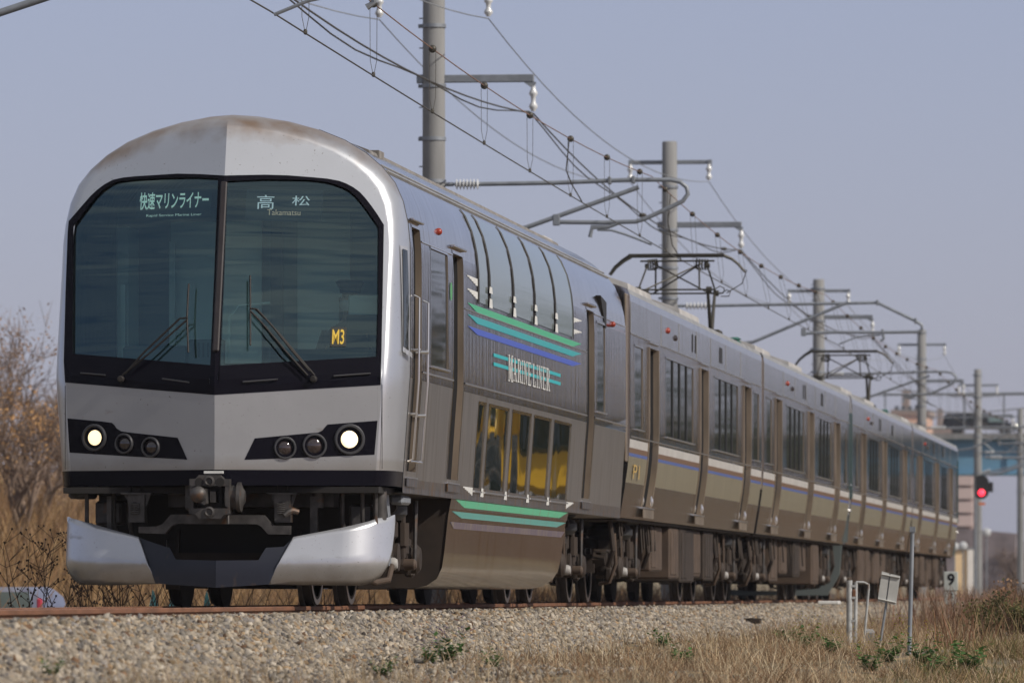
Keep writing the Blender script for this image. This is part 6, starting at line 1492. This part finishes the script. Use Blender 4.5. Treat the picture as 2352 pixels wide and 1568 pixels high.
# ------------------------------------------------------------------ trees
def branch_set(seed, H_, spread=.5, levels=5, twigs=3, r0=.16, up=.25):
    r = random.Random(seed); segs = []; tips = []
    def grow(p, d, L_, rad, lv):
        pts = [p.copy()]; n = 4
        for k in range(n):
            d = (d+Vector((r.gauss(0, .13), r.gauss(0, .13), r.gauss(0, .06)+up*.12))).normalized(); p = p+d*L_/n; pts.append(p.copy())
        segs.append((pts, rad, rad*.55, lv))
        if lv >= levels: tips.append((p.copy(), d.copy())); return
        for q in range(r.randint(2, 3) if lv else 4):
            ax = d.orthogonal().normalized(); ax.rotate(Matrix.Rotation(r.uniform(0, 6.28), 3, d)); t = r.uniform(.35, 1.0); src = pts[min(n, max(1, int(t*n+.5)))]
            grow(src, (d*(1-spread*.6)+ax*spread*r.uniform(.7, 1.2)+Vector((0, 0, up))).normalized(), L_*r.uniform(.62, .82), rad*.52, lv+1)
    grow(Vector((0, 0, 0)), Vector((r.gauss(0, .05), r.gauss(0, .05), 1)), H_*.30, r0, 0); return segs, tips
def bare_tree(name, loc, H_, seed, label, grp, tone=(.22, .155, .115), leaf=None, nleaf=0, twig=2.2, levels=5, r0=.14):
    segs, tips = branch_set(seed, H_, levels=levels, r0=r0); root = empty(name, loc, label, 'tree', grp); r = random.Random(seed+1)
    bk = mat('bark', tone, .95, var=.3) if not bpy.data.materials.get('bark') else bpy.data.materials['bark']
    mb = MB()
    for pts, a_, b_, lv in segs:
        if lv <= 2: mb.tube(pts, [a_+(b_-a_)*i/(len(pts)-1) for i in range(len(pts))], 7 if lv < 2 else 5, cap=False)
    mb.build('trunk', bk, root, smooth=60)
    mb = MB()
    for pts, a_, b_, lv in segs:
        if lv > 2: mb.tube([pts[0], pts[2], pts[4]], [max(a_, .010), max(a_*.8, .008), .006], 3, cap=False)
    for p, d in tips:
        for k in range(int(twig)):
            e = p+(d+Vector((r.gauss(0, .5), r.gauss(0, .5), r.gauss(0, .4)))).normalized()*r.uniform(.25, .7); mb.tube([p, e], [.008, .004], 3, cap=False)
    mb.build('crown', bk if not leaf else bk, root)
    if leaf:
        V, Fc, C = [], [], []
        for k in range(nleaf*2):
            p, d = r.choice([t for t in tips if t[0].z > .55*H_] or tips); p = np.array(p)+np.array([r.gauss(0, .25) for _ in range(3)]); s = r.uniform(.025, .06); u_ = np.array([r.gauss(0, 1) for _ in range(3)]); u_ /= np.linalg.norm(u_); v_ = np.cross(u_, [r.gauss(0, 1) for _ in range(3)]); v_ /= np.linalg.norm(v_)
            o = len(V); V += [p-u_*s, p+v_*s*.6, p+u_*s, p-v_*s*.6]; Fc += [(o, o+1, o+2), (o, o+2, o+3)]; g_ = r.uniform(.7, 1.3); C += [tuple(c*g_ for c in leaf)]*4
        npmesh('leaves', np.array(V), np.array(Fc), M['leafy'], np.array(C), parent=root)
    return root
# left wood (pixel column, distance along the line, height)
gz = lambda x, y: float(ground_np(x, y))
for k, (px0, y, H_, lf, nl, lb) in enumerate((
    (62, 92, 5.6, (.62, .36, .15), 260, 'bare forked tree with a few orange leaves left of the train nose'),
    (112, 105, 6.0, (.64, .36, .14), 420, 'tree holding tufts of orange leaves close against the train nose'),
    (5, 118, 8.6, (.46, .33, .24), 160, 'tallest brown tree cut by the left edge of the frame'),
    (28, 140, 7.2, None, 0, 'thin leafless tree behind the tallest one at the left'),
    (90, 150, 6.4, None, 0, 'grey leafless tree in the haze behind the orange-leaved trees'),
    (-40, 104, 8.2, (.34, .22, .14), 400, 'brown-leaved tree just outside the left edge of the frame'),
    (150, 135, 6.0, None, 0, 'leafless tree half hidden behind the train nose'))):
    p = at(px0, 1300, y=y); bare_tree('bare_tree', (p.x, y, gz(p.x, y)-.1), H_, 50+k*3, lb, 'winter trees on the left slope', leaf=lf, nleaf=nl, twig=3.4)
# shrub mass under the trees
def shrub(name, loc, s, seed, label, grp, cols, n=1400, cat='shrub', ell=(1, 1, .8)):
    r = np.random.RandomState(seed); root = empty(name, loc, label, cat, grp)
    mb = MB(); rr = random.Random(seed)
    for k in range(7): e = Vector((rr.uniform(-.6, .6)*s*ell[0], rr.uniform(-.6, .6)*s*ell[1], s*ell[2]*rr.uniform(.7, 1.2))); mb.tube([(0, 0, -.1), e*.5+Vector((0, 0, s*.1)), e], [.05*s, .03*s, .012*s], 5, cap=False)
    mb.build('stems', bpy.data.materials['bark'], root)
    cl = r.randn(14, 3)*.45; cl[:, 2] = np.abs(cl[:, 2])+.35; idx = r.randint(0, 14, n); c = (cl[idx]+r.randn(n, 3)*.22)*s*np.array(ell)
    u_ = r.randn(n, 3); u_ /= np.linalg.norm(u_, axis=1)[:, None]; v_ = np.cross(u_, r.randn(n, 3)); v_ /= np.linalg.norm(v_, axis=1)[:, None]
    q = r.uniform(.03, .075, (n, 1))*(s**.5)*(.55 if cat == 'shrub' else 1); V = np.stack([c-u_*q, c+v_*q*.7, c+u_*q, c-v_*q*.7], 1).reshape(-1, 3)
    Fc = np.concatenate([np.array([(0, 1, 2), (0, 2, 3)])+4*i for i in range(n)]); pal = np.array(cols)
    tone = pal[r.randint(0, len(pal), 14)][idx]*r.uniform(.7, 1.25, (n, 1)); npmesh('foliage', V, Fc, M['leafy'], np.repeat(tone, 4, axis=0), parent=root); return root
for k, (px0, y, s, lb) in enumerate(((10, 116, 1.7, 'brown winter shrub at the far left under the tallest tree'), (70, 122, 1.9, 'brown winter shrub below the forked tree'), (120, 116, 1.8, 'brown winter shrub against the left side of the train nose'), (-20, 110, 2.2, 'large winter shrub beyond the left frame edge'), (50, 120, 2.3, 'broad purple-brown thicket behind the golden grass'), (140, 118, 2.2, 'thicket hidden partly by the nose of the train'))):
    p = at(px0, 1300, y=y); shrub('winter_shrub', (p.x, y, gz(p.x, y)), s, 80+k, lb, 'winter shrubs on the left slope', [(.28, .19, .13), (.34, .23, .15), (.24, .17, .13), (.40, .27, .15)], n=2200)
# right-hand far trees
for k, (px0, y, H_, lb) in enumerate(((2305, 305, 4.6, 'hazy bare tree right of the fifth pole under the bridge'), (2335, 300, 4.8, 'hazy bare tree at the right frame edge under the bridge'), (2280, 330, 4.0, 'small hazy bare tree just beyond the mirror'), (2365, 310, 5.0, 'bare tree cut by the right frame edge'))):
    p = at(px0, 1300, y=y); bare_tree('bare_tree', (p.x, y, gz(p.x, y)-.1), H_, 90+k, lb, 'far bare trees under the bridge', twig=3)
for k, (px0, y, s, lb) in enumerate(((2290, 46, .42, 'brown bush on the right bank below the mirrors'), (2325, 50, .46, 'brown bush at the right edge beyond the weeds'), (2345, 30, .42, 'dark bush at the right frame edge halfway down the bank'), (2300, 16, .30, 'mossy bush in the lower right corner above the creeper'), (2340, 10, .34, 'mossy brown bush cut by the right edge low in the frame'))):
    p = at(px0, 1350, y=y); shrub('bank_bush', (p.x, y, gz(p.x, y)-.05), s, 120+k, lb, 'bushes on the right bank', [(.20, .12, .07), (.28, .17, .10), (.14, .10, .06)] if k < 3 else [(.12, .12, .045), (.16, .12, .06), (.08, .075, .035)], n=1800)
# tall evergreens and a yellow digger to the right of the line, mirrored in the steel side
rt_ = random.Random(9)
for k in range(27):
    y = 56+k*15+rt_.uniform(-4, 4); x = 16+rt_.uniform(0, 8)
    s = rt_.uniform(4.4, 6.2)
    shrub('evergreen_tree', (x, y, gz(x, y)+1.2), s, 200+k, 'dark leafy tree right of the line, outside the frame and mirrored in the train side', 'trees mirrored in the train side', [(.04, .055, .03), (.08, .07, .05), (.055, .065, .035)], n=3000, cat='tree', ell=(.8, 1.2, 1.15))
xd, yd = 12.0, 101.0; g = Vector((xd, yd, gz(xd, yd))); dg = empty('excavator', g, 'yellow excavator right of the line, outside the frame and mirrored in the lower windows', 'excavator')
M['digger'] = mat('digger_yellow', (.80, .47, .02), .4)
mb = MB(); mb.box((0, 0, 1.35), (2.2, 3.0, .9), bev=.12); mb.box((.2, 1.0, 1.7), (1.9, 1.3, .8), bev=.15); mb.build('body', M['digger'], dg)
mb = MB(); mb.box((-.55, -.9, 2.2), (.95, 1.4, 1.3), bev=.12); mb.build('cab', M['glass_dark'], dg)
mb = MB()
for sg in (-1, 1): mb.prism([(-1.6, .1), (-1.8, .45), (-1.5, .8), (1.5, .8), (1.8, .45), (1.6, .1)], lambda u_, v_, d: (d, u_, v_), sg*.95-.25, sg*.95+.25)
mb.build('tracks', M['rubber'], dg)
mb = MB(); mb.tube([(.3, -1.2, 1.7), (.2, -3.0, 3.6), (.1, -5.0, 3.4)], [.26, .30, .2], 8); mb.tube([(.1, -5.0, 3.5), (0, -6.0, 1.6)], [.22, .14], 8); mb.tube([(.1, -5.0, 3.5), (.1, -4.5, 3.9)], .12, 8); mb.build('boom', M['digger'], dg)
mb = MB(); mb.prism([(-6.5, 1.5), (-5.8, 1.7), (-5.6, 1.1), (-6.0, .6), (-6.7, .9)], lambda u_, v_, d: (d, u_, v_), -.45, .45); mb.build('bucket', M['iron'], dg); dg.scale = (1.5, 1.7, 1.5)
# distant ground cover behind the viewer for the nose to mirror: field and a low wood
for k in range(8):
    x = -46+k*13; y = -120+rt_.uniform(-12, 12); shrub('hedgerow_tree', (x, y, gz(x, y)+.8), rt_.uniform(2.2, 3.2), 300+k, 'winter tree far behind the viewpoint, mirrored faintly in the windscreen', 'trees behind the viewpoint', [(.16, .11, .07), (.10, .09, .05)], n=1500, cat='tree', ell=(1.6, 1, 1.1))
for m_ in bpy.data.materials:
    if 'b' in m_: del m_['b']

# ------------------------------------------------------------------ haze
hz_ = bpy.data.materials.new('haze_air'); hz_.use_nodes = True; tn = hz_.node_tree; tn.nodes.clear()
pv = N(tn.nodes, 'ShaderNodeVolumePrincipled'); pv.inputs['Color'].default_value = (.86, .89, 1.0, 1); pv.inputs['Density'].default_value = 0.00014; pv.inputs['Anisotropy'].default_value = 0.2
ho = N(tn.nodes, 'ShaderNodeOutputMaterial'); tn.links.new(pv.outputs[0], ho.inputs['Volume'])
mb = MB(); mb.box((0, 1200, 12), (1000, 3700, 34)); mb.build('haze', hz_, None, kind='stuff')
